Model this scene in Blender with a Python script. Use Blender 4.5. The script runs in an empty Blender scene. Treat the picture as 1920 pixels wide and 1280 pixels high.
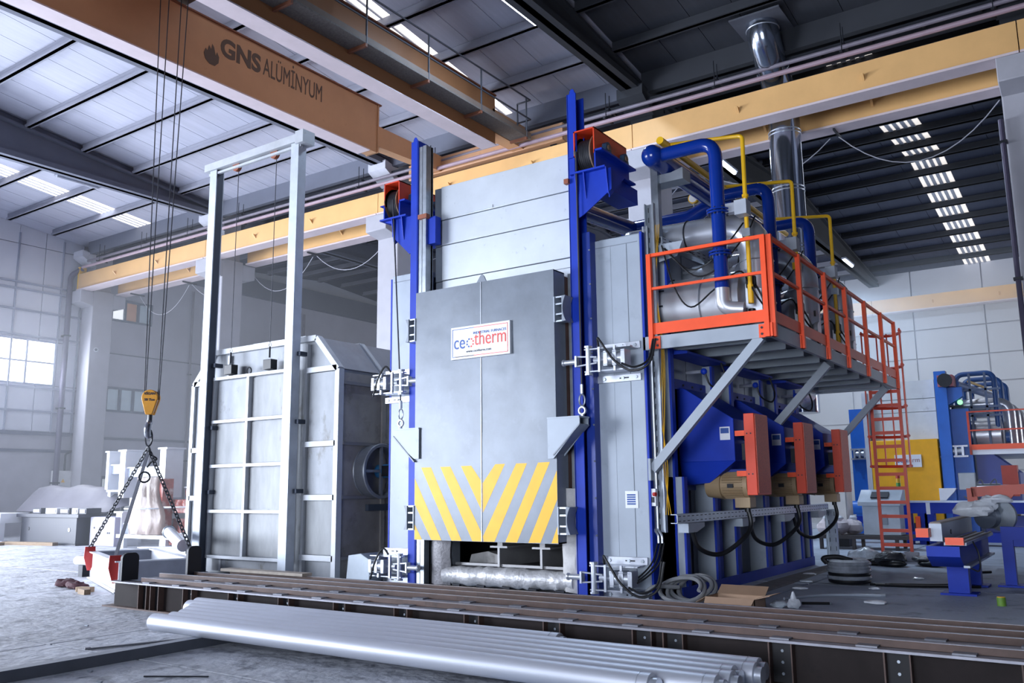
import bpy, bmesh, math, random
from mathutils import Vector, Matrix
random.seed(7)
SC = bpy.context.scene
COL = SC.collection
PI = math.pi

# ------------------------------------------------------------------ camera
YAW, PITCH, ROLL, FPX, CAM_H = math.radians(-34.569), math.radians(9.6315), math.radians(-0.626), 1627.5, 1.6
_f = Vector((math.sin(YAW)*math.cos(PITCH), math.cos(YAW)*math.cos(PITCH), math.sin(PITCH)))
_r = Vector((math.cos(YAW), -math.sin(YAW), 0)); _u = _r.cross(_f)
RR = _r*math.cos(ROLL) + _u*math.sin(ROLL); UU = -_r*math.sin(ROLL) + _u*math.cos(ROLL)
EYE = Vector((0, 0, CAM_H))
cam = bpy.data.cameras.new('camera'); camo = bpy.data.objects.new('camera', cam); COL.objects.link(camo)
cam.sensor_fit = 'HORIZONTAL'; cam.sensor_width = 36; cam.lens = FPX/1920*36; cam.clip_start = .1; cam.clip_end = 300
camo.matrix_world = Matrix(((RR.x, UU.x, -_f.x, EYE.x), (RR.y, UU.y, -_f.y, EYE.y), (RR.z, UU.z, -_f.z, EYE.z), (0, 0, 0, 1)))
SC.camera = camo

def at(px, py, ax, v):
    """survey helper: the point of the photograph at (px, py) that lies on the world plane axis ax = v"""
    d = RR*((px-960)/FPX) + UU*((640-py)/FPX) + _f
    t = (v-EYE[ax])/d[ax]
    return EYE + d*t

# ------------------------------------------------------------------ world, lights, exposure
SC.view_settings.view_transform = 'Standard'; SC.view_settings.look = 'None'
SC.view_settings.gamma = 1; SC.view_settings.use_curve_mapping = False
SC.view_settings.exposure = 0.0
W = bpy.data.worlds.new('overcast_sky'); SC.world = W; W.use_nodes = True
_bg = W.node_tree.nodes['Background']; _bg.inputs[0].default_value = (.62, .74, 1, 1); _bg.inputs[1].default_value = .07

def area(name, loc, size, direction, power, color=(.80, .87, 1.0), spread=180):
    l = bpy.data.lights.new(name, 'AREA'); l.shape = 'RECTANGLE'; l.size, l.size_y = size
    l.energy = power; l.color = color; l.spread = math.radians(spread)
    o = bpy.data.objects.new(name, l); COL.objects.link(o); o.location = loc
    o.rotation_euler = Vector(direction).to_track_quat('-Z', 'Y').to_euler()
    return o
area('daylight_gate_left', (-35.9, 5.6, 3.6), (10, 6.8), (1, .08, -.08), 6200, spread=150)
area('daylight_gate_front', (-25.5, -6.6, 3.4), (14, 6.6), (.42, 1, -.04), 2500, spread=85)
area('added_fill_front_right', (-2.5, -6.6, 3.0), (7, 5.6), (-.1, 1, .04), 380, spread=70)  # added fill lamp in an unseen opening, lights the furnace front and fans
area('added_fill_right', (16.9, 40.5, 3.4), (8, 6.4), (-1, .12, 0), 2600, spread=120)  # added fill lamp in an unseen side opening, brightens the back wall
area('skylight_strip_bay_2', (-4.5, 32.8, 11.9), (1.0, 22), (0, 0, -1), 220)
area('skylight_strip_bay_1', (-30.7, 13, 12.2), (.9, 12), (0, 0, -1), 150)
area('daylight_wall_window', (-35.2, 16.2, 6.8), (4.0, 1.7), (1, 0, -.2), 500)

# ------------------------------------------------------------------ materials
MATS = {}
def lin(c):
    if isinstance(c, str):
        c = tuple(int(c[i:i+2], 16)/255 for i in (0, 2, 4))
    return tuple((x/12.92 if x <= .04045 else ((x+.055)/1.055)**2.4) for x in c)
def M(name, col, rough=.5, metal=0., var=.12, scale=2.5, bump=0., bscale=None, stain=None, samt=.5, sscale=3., stretch=None, emit=0., alpha=1., spec=.5):
    if name in MATS: return MATS[name]
    m = bpy.data.materials.new(name); m.use_nodes = True; MATS[name] = m
    nt = m.node_tree; N = nt.nodes; L = nt.links; b = N['Principled BSDF']
    c = lin(col)
    b.inputs['Roughness'].default_value = rough; b.inputs['Metallic'].default_value = metal
    b.inputs['Specular IOR Level'].default_value = spec
    tc = N.new('ShaderNodeTexCoord'); mp = N.new('ShaderNodeMapping'); L.new(tc.outputs['Object'], mp.inputs[0])
    if stretch: mp.inputs['Scale'].default_value = stretch
    out = None
    if var > 0:
        n = N.new('ShaderNodeTexNoise'); n.inputs['Scale'].default_value = scale; n.inputs['Detail'].default_value = 5; n.inputs['Roughness'].default_value = .6
        L.new(mp.outputs[0], n.inputs['Vector'])
        r = N.new('ShaderNodeValToRGB'); r.color_ramp.elements[0].position = .3; r.color_ramp.elements[1].position = .7
        r.color_ramp.elements[0].color = (*[x*(1-var) for x in c], 1); r.color_ramp.elements[1].color = (*[min(1, x*(1+var)) for x in c], 1)
        L.new(n.outputs['Fac'], r.inputs[0]); out = r.outputs[0]
    if stain:
        n2 = N.new('ShaderNodeTexNoise'); n2.inputs['Scale'].default_value = sscale; n2.inputs['Detail'].default_value = 7; n2.inputs['Roughness'].default_value = .65
        L.new(mp.outputs[0], n2.inputs['Vector'])
        r2 = N.new('ShaderNodeValToRGB'); r2.color_ramp.elements[0].position = 1-samt; r2.color_ramp.elements[1].position = min(1, 1-samt+.16)
        r2.color_ramp.elements[0].color = (0, 0, 0, 1); r2.color_ramp.elements[1].color = (1, 1, 1, 1)
        L.new(n2.outputs['Fac'], r2.inputs[0])
        mx = N.new('ShaderNodeMix'); mx.data_type = 'RGBA'; L.new(r2.outputs[0], mx.inputs[0])
        if out: L.new(out, mx.inputs[6])
        else: mx.inputs[6].default_value = (*c, 1)
        mx.inputs[7].default_value = (*lin(stain), 1); out = mx.outputs[2]
    if out: L.new(out, b.inputs['Base Color'])
    else: b.inputs['Base Color'].default_value = (*c, 1)
    if bump:
        n3 = N.new('ShaderNodeTexNoise'); n3.inputs['Scale'].default_value = bscale or scale*4; n3.inputs['Detail'].default_value = 6
        L.new(mp.outputs[0], n3.inputs['Vector'])
        bp = N.new('ShaderNodeBump'); bp.inputs['Strength'].default_value = bump; bp.inputs['Distance'].default_value = .03
        L.new(n3.outputs['Fac'], bp.inputs['Height']); L.new(bp.outputs[0], b.inputs['Normal'])
    if emit:
        b.inputs['Emission Color'].default_value = (*c, 1); b.inputs['Emission Strength'].default_value = emit
    if alpha < 1: b.inputs['Alpha'].default_value = alpha
    return m

grey_paint = M('grey_paint', '9fa9b6', .42, .0, .07, 2, stain='8b94a2', samt=.42, sscale=2.2)
door_paint = M('worn_grey_door_paint', '69717c', .38, .12, .12, 2.5, bump=.10, bscale=3.5, stain='6f7782', samt=.44, sscale=3.5)
clad_paint = M('pale_cladding', 'c9d0d8', .38, .25, .06, 2, stain='8d949e', samt=.36, sscale=6)
blue_paint = M('blue_paint', '0a33a8', .5, 0, .12, 2, spec=.3)
blue_gloss = M('gloss_blue_pipe_paint', '0c2f86', .16, 0, .05, 2)
orange_paint = M('orange_paint', 'f2501c', .4, 0, .06, 3)
red_orange = M('red_orange_paint', 'd4401f', .42, 0, .08, 3)
yellow_paint = M('yellow_paint', 'e9b51a', .35, 0, .06, 3)
stripe_paint = M('hazard_yellow_paint', 'eeb412', .5, 0, .06, 4, stain='b09a55', samt=.33, sscale=9)
zinc = M('galvanised_steel', 'aab2bb', .32, .8, .15, 6)
bright_steel = M('bright_plated_steel', 'b9bec8', .34, .6, .08, 8)
steel_sheet = M('silver_sheet', 'c6c9d0', .33, .6, .10, 2, bump=.06, bscale=2.5)
duct_sheet = M('stainless_duct', 'c2c6cf', .27, .65, .06, 2)
alu = M('aluminium_billet', 'd2d6e0', .46, .7, .05, 3, stretch=(.3, 4, 4))
brown_steel = M('brown_mill_steel', '57453f', .6, .15, .25, 4, bump=.05, stain='2c2728', samt=.40, sscale=2.2)
mill_edge = M('pale_lit_steel', '8f8f98', .45, .5, .15, 6)
dark_metal = M('dark_metal', '23262e', .5, .3, .15, 4)
black_rubber = M('black_rubber', '0e1014', .45, 0, .1, 4)
concrete = M('grey_concrete', 'a9a9b2', .85, 0, .09, 1.2, bump=.08, bscale=12)
wall_plaster = M('wall_plaster', 'b8b8c6', .9, 0, .07, .8)
panel_white = M('white_wall_panel', 'c6c9d4', .6, 0, .06, .6)
roof_white = M('roof_lining', 'a5a7b6', .6, 0, .07, 1.2, stretch=(6, .5, 1), stain='bfc1cd', samt=.36, sscale=3)
purlin_mat = M('precast_purlin', '858794', .8, 0, .08, 1)
shade_lining = M('shaded_roof_lining', '34373f', .75, 0, .12, 1.2, stretch=(6, .5, 1))  # darker lining copy, paints the shade over the right-hand bays
shade_beam = M('shaded_precast', '2e3138', .85, 0, .1, 1)  # darker precast copy, shade put into the purlins, beams and column heads
beam_mat = M('precast_beam', '626674', .85, 0, .08, .8)
skylight_mat = M('translucent_skylight', 'fff8ee', .5, 0, 0, emit=2.0)
skylight_dim = M('dusty_translucent_skylight', 'f6efe8', .5, 0, 0, emit=.85)
lamp_mat = M('lit_lamp_tube', 'dfeaff', .5, 0, 0, emit=14)
lamp_off = M('lamp_diffuser', 'b8bcc8', .4, 0, .05)
window_glow = M('bright_window_glass', 'ffffff', .4, 0, 0, emit=2.4)
glass = M('window_glass', '8fa6b6', .08, 0, .1, 1.5)
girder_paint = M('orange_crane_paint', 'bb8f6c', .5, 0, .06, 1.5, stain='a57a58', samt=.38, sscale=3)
runway_paint = M('yellow_runway_paint', 'dcae72', .5, 0, .06, 1.5)
flange_pale = M('pale_flange_paint', 'cdbfc4', .6, 0, .06, 2)
white_paint = M('white_paint', 'e4e7ee', .45, 0, .06, 2)
oven_sheet = M('weathered_silver_sheet', '82868c', .5, .25, .16, 2.5, bump=.08, stain='5f5c59', samt=.43, sscale=3.6, stretch=(1, 1, .5))
oven_rust = M('rust_streaked_sheet', '86898c', .55, .15, .16, 3, stain='6b4527', samt=.37, sscale=3.2, stretch=(1.6, 1.6, .45))
oven_side = M('dull_grey_side_sheet', '96928e', .6, .3, .15, 3, stain='75716c', samt=.45, sscale=2)
rope_mat = M('dark_wire_rope', '3a3b42', .5, .4, 0)
cream = M('white_print', 'f2f2f0', .4, 0, 0)
print_blue = M('blue_print', '27509c', .5, 0, 0)
print_red = M('red_print', 'd8473a', .5, 0, 0)
print_dark = M('dark_print', '2c2a33', .6, 0, 0)
insul = M('foil_wrapped_fibre', 'c8c8ca', .45, .35, .15, 8, bump=.5, bscale=14, stain='7c7b7d', samt=.42, sscale=4)
fibre = M('white_fibre_pad', 'bdbcbc', .9, 0, .15, 6, bump=.3, stain='8b8988', samt=.4)
refractory = M('dark_refractory', '2a292c', .9, 0, .2, 3)
motor_mat = M('brown_motor_paint', 'a38c6d', .45, .1, .1, 4)
perf = M('perforated_guard', 'c8523c', .5, 0, .25, 60)
cardboard = M('cardboard', 'b0927a', .8, 0, .08, 3)
plastic = M('clear_plastic_wrap', 'b9c2cc', .18, 0, .35, 5, bump=.6, bscale=9)
wood = M('wood_plank', '8a7660', .8, 0, .15, 3, stretch=(1, 8, 8))
maroon = M('maroon_cloth', '3f2029', .9, 0, .2, 4, bump=.3)
wire_yellow = M('yellow_wire', 'd2a018', .5, 0, 0)
hook_yellow = M('hook_block_yellow', 'c98a1f', .5, 0, .12, 5)

# ------------------------------------------------------------------ mesh helpers
def V(*a): return Vector(a)
def frame_of(d):
    d = d.normalized(); up = Vector((0, 0, 1)) if abs(d.z) < .95 else Vector((1, 0, 0))
    s = d.cross(up).normalized(); return s, s.cross(d).normalized()
class MB:
    def __init__(s): s.v = []; s.f = []
    def add(s, vs, fs):
        o = len(s.v); s.v += [Vector(q) for q in vs]; s.f += [[i+o for i in f] for f in fs]; return s
    def hexa(s, b, t):
        return s.add(list(b)+list(t), [(3, 2, 1, 0), (4, 5, 6, 7), (0, 1, 5, 4), (1, 2, 6, 5), (2, 3, 7, 6), (3, 0, 4, 7)])
    def box(s, x0, x1, y0, y1, z0, z1):
        x0, x1 = sorted((x0, x1)); y0, y1 = sorted((y0, y1)); z0, z1 = sorted((z0, z1))
        return s.hexa([(x0, y0, z0), (x1, y0, z0), (x1, y1, z0), (x0, y1, z0)], [(x0, y0, z1), (x1, y0, z1), (x1, y1, z1), (x0, y1, z1)])
    def bar(s, p, q, w, h, side=None):
        """rectangular bar from p to q: w along side, h along the other axis"""
        p, q = Vector(p), Vector(q); d = (q-p).normalized()
        if side is None: a, b = frame_of(d)
        else:
            a = Vector(side); a = (a-d*a.dot(d)).normalized(); b = a.cross(d).normalized()
        a = a*w/2; b = b*h/2
        return s.hexa([p-a-b, p+a-b, p+a+b, p-a+b], [q-a-b, q+a-b, q+a+b, q-a+b])
    def prism(s, poly, vec):
        n = len(poly); vec = Vector(vec); P = [Vector(q) for q in poly]
        nrm = Vector((0, 0, 0))
        for i in range(n): nrm += P[i].cross(P[(i+1) % n])
        if nrm.dot(vec) < 0: P.reverse()
        return s.add(P+[q+vec for q in P], [list(range(n-1, -1, -1)), list(range(n, 2*n))]+[(i, (i+1) % n, n+(i+1) % n, n+i) for i in range(n)])
    def cyl(s, p, q, r, n=16, r2=None, caps=True):
        p, q = Vector(p), Vector(q); a, b = frame_of(q-p); r2 = r if r2 is None else r2
        vs = [p+(a*math.cos(2*PI*i/n)+b*math.sin(2*PI*i/n))*r for i in range(n)]+[q+(a*math.cos(2*PI*i/n)+b*math.sin(2*PI*i/n))*r2 for i in range(n)]
        fs = [(i, n+i, n+(i+1) % n, (i+1) % n) for i in range(n)]
        if caps: fs += [list(range(n)), list(range(2*n-1, n-1, -1))]
        return s.add(vs, fs)
    def tube(s, pts, r, n=8, closed=False):
        P = [Vector(q) for q in pts]; m = len(P); rr = r if isinstance(r, (list, tuple)) else [r]*m
        T = []
        for i in range(m):
            a = P[(i-1) % m] if (closed or i > 0) else P[i]; b = P[(i+1) % m] if (closed or i < m-1) else P[i]
            T.append((b-a).normalized())
        a, b = frame_of(T[0]); vs = []
        for i in range(m):
            if i:
                a = (a-T[i]*a.dot(T[i]))
                a = a.normalized() if a.length > 1e-6 else frame_of(T[i])[0]
                b = a.cross(T[i]).normalized()
            else: b = a.cross(T[0]).normalized()
            vs += [P[i]+(a*math.cos(2*PI*k/n)+b*math.sin(2*PI*k/n))*rr[i] for k in range(n)]
        fs = []
        for i in range(m if closed else m-1):
            j = (i+1) % m
            fs += [(i*n+k, i*n+(k+1) % n, j*n+(k+1) % n, j*n+k) for k in range(n)]
        if not closed: fs += [list(range(n-1, -1, -1)), list(range((m-1)*n, m*n))]
        return s.add(vs, fs)
    def ring(s, c, axis, R, r, n=20, k=8):
        a, b = frame_of(Vector(axis)); c = Vector(c)
        return s.tube([c+(a*math.cos(2*PI*i/n)+b*math.sin(2*PI*i/n))*R for i in range(n)], r, k, True)
    def ball(s, c, r, n=14, sc=(1, 1, 1)):
        c = Vector(c); m = n//2; vs = [c+V(0, 0, r*sc[2])]
        for i in range(1, m):
            t = PI*i/m
            vs += [c+V(math.sin(t)*math.cos(2*PI*k/n)*r*sc[0], math.sin(t)*math.sin(2*PI*k/n)*r*sc[1], math.cos(t)*r*sc[2]) for k in range(n)]
        vs.append(c-V(0, 0, r*sc[2])); fs = [(0, 1+k, 1+(k+1) % n) for k in range(n)]
        for i in range(m-2):
            fs += [(1+i*n+k, 1+(i+1)*n+k, 1+(i+1)*n+(k+1) % n, 1+i*n+(k+1) % n) for k in range(n)]
        e = len(vs)-1; fs += [(e, 1+(m-2)*n+(k+1) % n, 1+(m-2)*n+k) for k in range(n)]
        return s.add(vs, fs)
    def ibeam(s, p, q, h, w, tf, tw):
        """I-section, p-q is the axis of the bottom face, web vertical"""
        p, q = Vector(p), Vector(q); d = (q-p).normalized(); a = d.cross(V(0, 0, 1)).normalized(); u = a.cross(d).normalized()
        for o, ww, hh in ((tf/2, w, tf), (h-tf/2, w, tf), (h/2, tw, h-2*tf)):
            s.bar(p+u*o, q+u*o, ww, hh, a)
        return s
    def sheet(s, pts, nu, nv, th):
        """grid of points thickened along its normals"""
        off = []
        P = [Vector(q) for q in pts]
        for i in range(nv):
            for j in range(nu):
                du = P[i*nu+min(j+1, nu-1)]-P[i*nu+max(j-1, 0)]; dv = P[min(i+1, nv-1)*nu+j]-P[max(i-1, 0)*nu+j]
                n = du.cross(dv); off.append(n.normalized()*th if n.length > 1e-9 else V(0, 0, th))
        N = len(P); fs = []
        for i in range(nv-1):
            for j in range(nu-1):
                a, b, c, d = i*nu+j, i*nu+j+1, (i+1)*nu+j+1, (i+1)*nu+j
                fs += [(a, b, c, d), (d+N, c+N, b+N, a+N)]
        ring = [j for j in range(nu)]+[i*nu+nu-1 for i in range(1, nv)]+[(nv-1)*nu+j for j in range(nu-2, -1, -1)]+[i*nu for i in range(nv-2, 0, -1)]
        for k in range(len(ring)):
            a, b = ring[k], ring[(k+1) % len(ring)]; fs.append((b, a, a+N, b+N))
        return s.add(P+[P[i]-off[i] for i in range(N)], fs)
    def build(s, name, mat, parent=None, bevel=0, smooth=True, angle=35):
        o_ = Vector((0, 0, 0)); q = parent
        while q is not None: o_ += Vector(q.location); q = q.parent
        me = bpy.data.meshes.new(name); me.from_pydata([tuple(v-o_) for v in s.v], [], s.f); me.materials.append(mat)
        if smooth:
            me.shade_smooth(); me.set_sharp_from_angle(angle=math.radians(angle))
        o = bpy.data.objects.new(name, me); COL.objects.link(o); o.parent = parent
        if bevel:
            b = o.modifiers.new('bevel', 'BEVEL'); b.width = bevel; b.segments = 2; b.limit_method = 'ANGLE'; b.angle_limit = math.radians(40)
        return o
def fillet(pts, rad, n=6):
    P = [Vector(q) for q in pts]; out = [P[0]]
    for i in range(1, len(P)-1):
        a, b = (P[i-1]-P[i]), (P[i+1]-P[i]); r = min(rad, a.length*.49, b.length*.49)
        A, B = P[i]+a.normalized()*r, P[i]+b.normalized()*r
        for k in range(n+1):
            t = k/n; out.append(A*(1-t)**2+P[i]*2*t*(1-t)+B*t*t)
    out.append(P[-1]); return out
def sag(p, q, drop, n=12):
    p, q = Vector(p), Vector(q)
    return [p.lerp(q, k/n)-V(0, 0, drop*4*(k/n)*(1-k/n)) for k in range(n+1)]
def spline(pts, n=6):
    P = [Vector(q) for q in pts]; P = [P[0]*2-P[1]]+P+[P[-1]*2-P[-2]]; out = []
    for i in range(1, len(P)-2):
        for k in range(n):
            t = k/n; a, b, c, d = P[i-1], P[i], P[i+1], P[i+2]
            out.append(.5*((2*b)+(c-a)*t+(2*a-5*b+4*c-d)*t*t+(3*b-a-3*c+d)*t**3))
    out.append(P[-2]); return out
def thing(name, label, cat, loc=(0, 0, 0), group=None):
    o = bpy.data.objects.new(name, None); COL.objects.link(o); o.location = loc; o.empty_display_size = .3
    o['label'] = label; o['category'] = cat
    if group: o['group'] = group
    return o
def tag(o, label, cat, group=None):
    o['label'] = label; o['category'] = cat
    if group: o['group'] = group
    return o
def struct(o): o['kind'] = 'structure'; return o
def sroot(name, loc=(0, 0, 0)):
    o = bpy.data.objects.new(name, None); COL.objects.link(o); o.location = loc; o['kind'] = 'structure'; return o
def kids(o): return [c for c in bpy.data.objects if c.parent == o]
def copy_tree(o, off=(0, 0, 0), label=None, parent=None):
    c = o.copy(); COL.objects.link(c); c.parent = parent
    if parent is None: c.location = Vector(o.location)+Vector(off)
    if label: c['label'] = label
    for k in kids(o): copy_tree(k, parent=c)
    return c
def pieces(name, mat, parent, boxes, bevel=0):
    """alike pieces: unit-cube mesh shared, each piece an object scaled into place"""
    me = bpy.data.meshes.new(name); h = .5
    me.from_pydata([(-h, -h, -h), (h, -h, -h), (h, h, -h), (-h, h, -h), (-h, -h, h), (h, -h, h), (h, h, h), (-h, h, h)], [], [(3, 2, 1, 0), (4, 5, 6, 7), (0, 1, 5, 4), (1, 2, 6, 5), (2, 3, 7, 6), (3, 0, 4, 7)])
    me.materials.append(mat); o_ = Vector((0, 0, 0)); q = parent
    while q is not None: o_ += Vector(q.location); q = q.parent
    for (x0, x1, y0, y1, z0, z1) in boxes:
        o = bpy.data.objects.new(name, me); COL.objects.link(o); o.parent = parent
        o.location = V((x0+x1)/2, (y0+y1)/2, (z0+z1)/2)-o_; o.scale = (abs(x1-x0), abs(y1-y0), abs(z1-z0))
def text(body, loc, size, mat, parent, rot=(PI/2, 0, 0), align='CENTER', ext=.003, name='lettering', bold=0, sx=1., fit=None):
    """lettering as a real mesh"""
    c = bpy.data.curves.new(name, 'FONT'); c.body = body; c.size = size; c.extrude = ext; c.align_x = align; c.align_y = 'CENTER'; c.offset = bold; c.resolution_u = 4
    f = bpy.data.objects.new('font_source', c); COL.objects.link(f); bpy.context.view_layer.update()
    me = bpy.data.meshes.new_from_object(f.evaluated_get(bpy.context.evaluated_depsgraph_get())); me.name = name
    bpy.data.objects.remove(f); me.materials.clear(); me.materials.append(mat)
    xs = [v.co.x for v in me.vertices]; k = fit/max(max(xs)-min(xs), 1e-4) if fit else sx
    for v in me.vertices: v.co.x *= k
    o = bpy.data.objects.new(name, me); COL.objects.link(o); o.parent = parent
    o_ = Vector((0, 0, 0)); q = parent
    while q is not None: o_ += Vector(q.location); q = q.parent
    o.location = Vector(loc)-o_; o.rotation_euler = rot; return o
# ================================================================== SETTING
COLX = [-34.9, -26.4, -17.9, -9.2, -0.75, 7.6, 16.1]
XL, XR_, YF, YC, YB = -35.4, 17.0, -6.4, 19.7, 45.6
def z1(y): return 12.82-.115*(y-12.2) if y > 6.8 else 12.82+.115*5.4-.115*(6.8-y)
def z2(y): return 12.0+.088*(y-20.4) if y < 32.8 else 12.0+.088*12.4-.088*(y-32.8)

# floor: cast slabs with open joints over a sub-base
fl = sroot('floor', (0, 0, 0))
struct(MB().box(XL-.3, XR_, YF-8, YB, -.3, -.03).build('sub_base', concrete, fl))
floor_mat = M('trowelled_floor', 'b8bbc3', .6, 0, .22, .9, bump=.9, bscale=7, stain='5f626c', samt=.47, sscale=2.6)
xs = [XL-.3, -30, -25, -20, -14.9, -9.7, -4.4, .9, 6.2, 11.5, XR_]; ys = [YF-8, -9.5, -4.6, .3, 5.2, 10.1, 15.0, 19.9, 25.0, 30.0, 35.0, 40.2, YB]
g = .022
floor_dark = M('smooth_grey_floor', 'aab4c3', .8, 0, .14, .8, bump=.25, bscale=14, stain='6c7480', samt=.44, sscale=1.6)
for i in range(len(xs)-1):
    for j in range(len(ys)-1):
        dz = random.uniform(-.002, .002)
        o = MB().box(xs[i]+g, xs[i+1]-g, ys[j]+g, ys[j+1]-g, -.06, dz).build('floor_slab', floor_dark if xs[i] > -9.8 and ys[j] > 9 or xs[i] > -4.5 else floor_mat, fl, smooth=False)

# left gable wall: bay 1 steel cladding on a concrete plinth, bay 2 plaster
wl = sroot('wall_left', (XL, 0, 0))
MB().box(XL-.35, XL-.05, 11.5, YC, 0, 3.98).build('plinth', concrete, wl)
MB().box(XL-.35, XL+.05, 11.5, YC, 3.92, 4.06).build('plinth_cap', M('dark_trim', '5b6072', .6), wl)
MB().box(XL-.05, XL+.01, 11.5, YC, 3.25, 3.36).build('plinth_rail', M('dark_trim', '5b6072', .6), wl)
rows = [4.06, 4.87, 5.93, 7.72, 8.88, 9.75, 10.0, 11.55, 12.9]; cols = [11.5, 12.95, 14.4, 15.72, 16.55, 17.62, 18.36, 19.2, YC]
for i in range(len(cols)-1):
    for j in range(len(rows)-1):
        if 14.4 <= cols[i] < 18.3 and 5.9 < rows[j] < 7.7: continue
        MB().box(XL-.12, XL+random.uniform(-.012, .0), cols[i]+.012, cols[i+1]-.012, rows[j]+.012, rows[j+1]-.012).build('wall_panel', panel_white, wl, smooth=False)
for y in (12.95, 16.55, 18.36, 19.2): MB().box(XL, XL+.05, y-.03, y+.03, 4.06, 12).build('cladding_post', M('wall_rail_grey', '8f94a6', .6), wl)
for z in (4.87, 5.80, 7.86, 8.88, 9.72, 9.98): MB().box(XL, XL+.07, 11.5, YC-.4, z-.035, z+.035).build('cladding_rail', M('wall_rail_grey', '8f94a6', .6), wl)
MB().box(XL-.35, XL, YC, YB, 0, 3.9).build('wall_base', wall_plaster, wl)
b = MB()
for (y0, y1, z0, z1_) in ((YC, 20.62, 3.9, 12.3), (22.5, YB, 3.9, 12.3), (20.62, 22.5, 3.9, 5.05), (20.62, 22.5, 6.13, 9.02), (20.62, 22.5, 10.0, 12.3)): b.box(XL-.35, XL, y0, y1, z0, z1_)
b.build('plaster_wall', wall_plaster, wl)
MB().box(XL, XL+.06, YC+.5, YB, 3.86, 3.96).build('wall_trim', M('dark_trim', '5b6072', .6), wl)
MB().box(XL, XL+.02, YC+.5, YB, 7.55, 7.6).build('wall_joint', M('dark_trim', '5b6072', .6), wl)
MB().box(XL-.35, XL-.1, 11.5, YB, 12, 13.7).build('wall_top', panel_white, wl)
# gable rafter with ducts along the bay 2 wall head
MB().box(XL, XL+.35, YC+.6, YB, 11.35, 12.35).build('gable_beam', beam_mat, wl)
# big bright window
w1 = sroot('window_1', (XL, 16.3, 6.8)); fm = M('window_frame_grey', '8d93a8', .5)
for y in (14.42, 15.72, 17.2-.02, 18.32): MB().box(XL-.08, XL+.04, y-.03, y+.03, 5.93, 7.72).build('mullion', fm, w1)
for z in (5.95, 6.84, 7.70): MB().box(XL-.08, XL+.035, 14.4, 18.36, z-.03, z+.03).build('transom', fm, w1)
for y0, y1 in ((14.45, 15.69), (15.75, 17.15), (17.21, 18.29)):
    for z0, z1_ in ((5.98, 6.81), (6.87, 7.67)): MB().box(XL-.05, XL-.03, y0, y1, z0, z1_).build('pane', window_glow, w1)
dk = M('blue_grey_frame', '3a4a66', .45)
def wall_window(n, z0, z1_, panes):
    w = sroot('window_%d' % n, (XL, 21.5, z0))
    y0, y1 = 20.62, 22.5
    MB().box(XL-.1, XL+.05, y0, y1, z0, z0+.09).build('frame_sill', dk, w); MB().box(XL-.1, XL+.05, y0, y1, z1_-.09, z1_).build('frame_head', dk, w)
    st = (y1-y0)/3
    for k in range(4): MB().box(XL-.1, XL+.06, y0+k*st-.05, y0+k*st+.05, z0, z1_).build('mullion', dk, w)
    for k in range(3): MB().box(XL-.06, XL-.04, y0+k*st+.05, y0+(k+1)*st-.05, z0+.09, z1_-.09).build('pane', panes[k], w)
    return w
wp = M('pale_window_glass', 'a9bccb', .2, 0, .1, emit=.10)
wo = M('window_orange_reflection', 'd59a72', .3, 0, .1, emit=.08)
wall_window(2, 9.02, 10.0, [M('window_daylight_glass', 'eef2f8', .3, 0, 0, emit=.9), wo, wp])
wall_window(3, 5.05, 6.13, [wp, wp, wp])
# doorway low on the plaster wall
d1 = sroot('door_1', (XL, 21.6, 0))
for y in (20.62, 21.7, 22.9): MB().box(XL-.02, XL+.06, y-.06, y+.06, 0, 2.28).build('door_post', dk, d1)
MB().box(XL-.02, XL+.06, 20.6, 22.96, 2.2, 2.32).build('door_head', dk, d1)
for y0, y1 in ((20.68, 21.64), (21.76, 22.84)): MB().box(XL-.01, XL+.02, y0, y1, .02, 2.2).build('door_pane', M('pale_door_glass', 'dfe6ea', .3, 0, .05, emit=.25), d1)

# back wall of bay 2
wb = sroot('wall_back', (0, YB, 0))
MB().box(XL, XR_, YB+.12, YB+.4, 0, 13.3).build('back_wall', wall_plaster, wb)
hz = [0, 2.2, 4.6, 6.3, 7.6, 9.0, 10.4, 12.6]
for i in range(17):
    for j in range(7):
        x0 = XL+i*3.1
        if x0 > 12: continue
        MB().box(x0+.03, x0+3.07, YB-.0, YB+.1, hz[j]+.03, hz[j+1]-.03).build('wall_panel', panel_white, wb, smooth=False)
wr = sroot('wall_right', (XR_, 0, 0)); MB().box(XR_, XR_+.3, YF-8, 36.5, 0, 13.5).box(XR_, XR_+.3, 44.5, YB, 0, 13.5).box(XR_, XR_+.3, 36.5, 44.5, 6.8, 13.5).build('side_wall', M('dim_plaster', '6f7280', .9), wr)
wf = sroot('wall_front', (0, YF, 0))
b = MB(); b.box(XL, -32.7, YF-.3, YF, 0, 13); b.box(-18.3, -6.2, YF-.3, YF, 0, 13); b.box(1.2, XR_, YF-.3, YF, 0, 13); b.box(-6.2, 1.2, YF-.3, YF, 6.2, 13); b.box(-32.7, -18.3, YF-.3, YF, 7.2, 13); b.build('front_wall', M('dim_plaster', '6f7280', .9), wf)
wl2 = MB(); wl2.box(XL-.3, XL, YF, .5, 0, 13.6); wl2.box(XL-.3, XL, 10.8, 11.5, 0, 13.6); wl2.box(XL-.3, XL, .5, 10.8, 7.2, 13.6); wl2.build('gate_wall', panel_white, wl)

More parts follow.
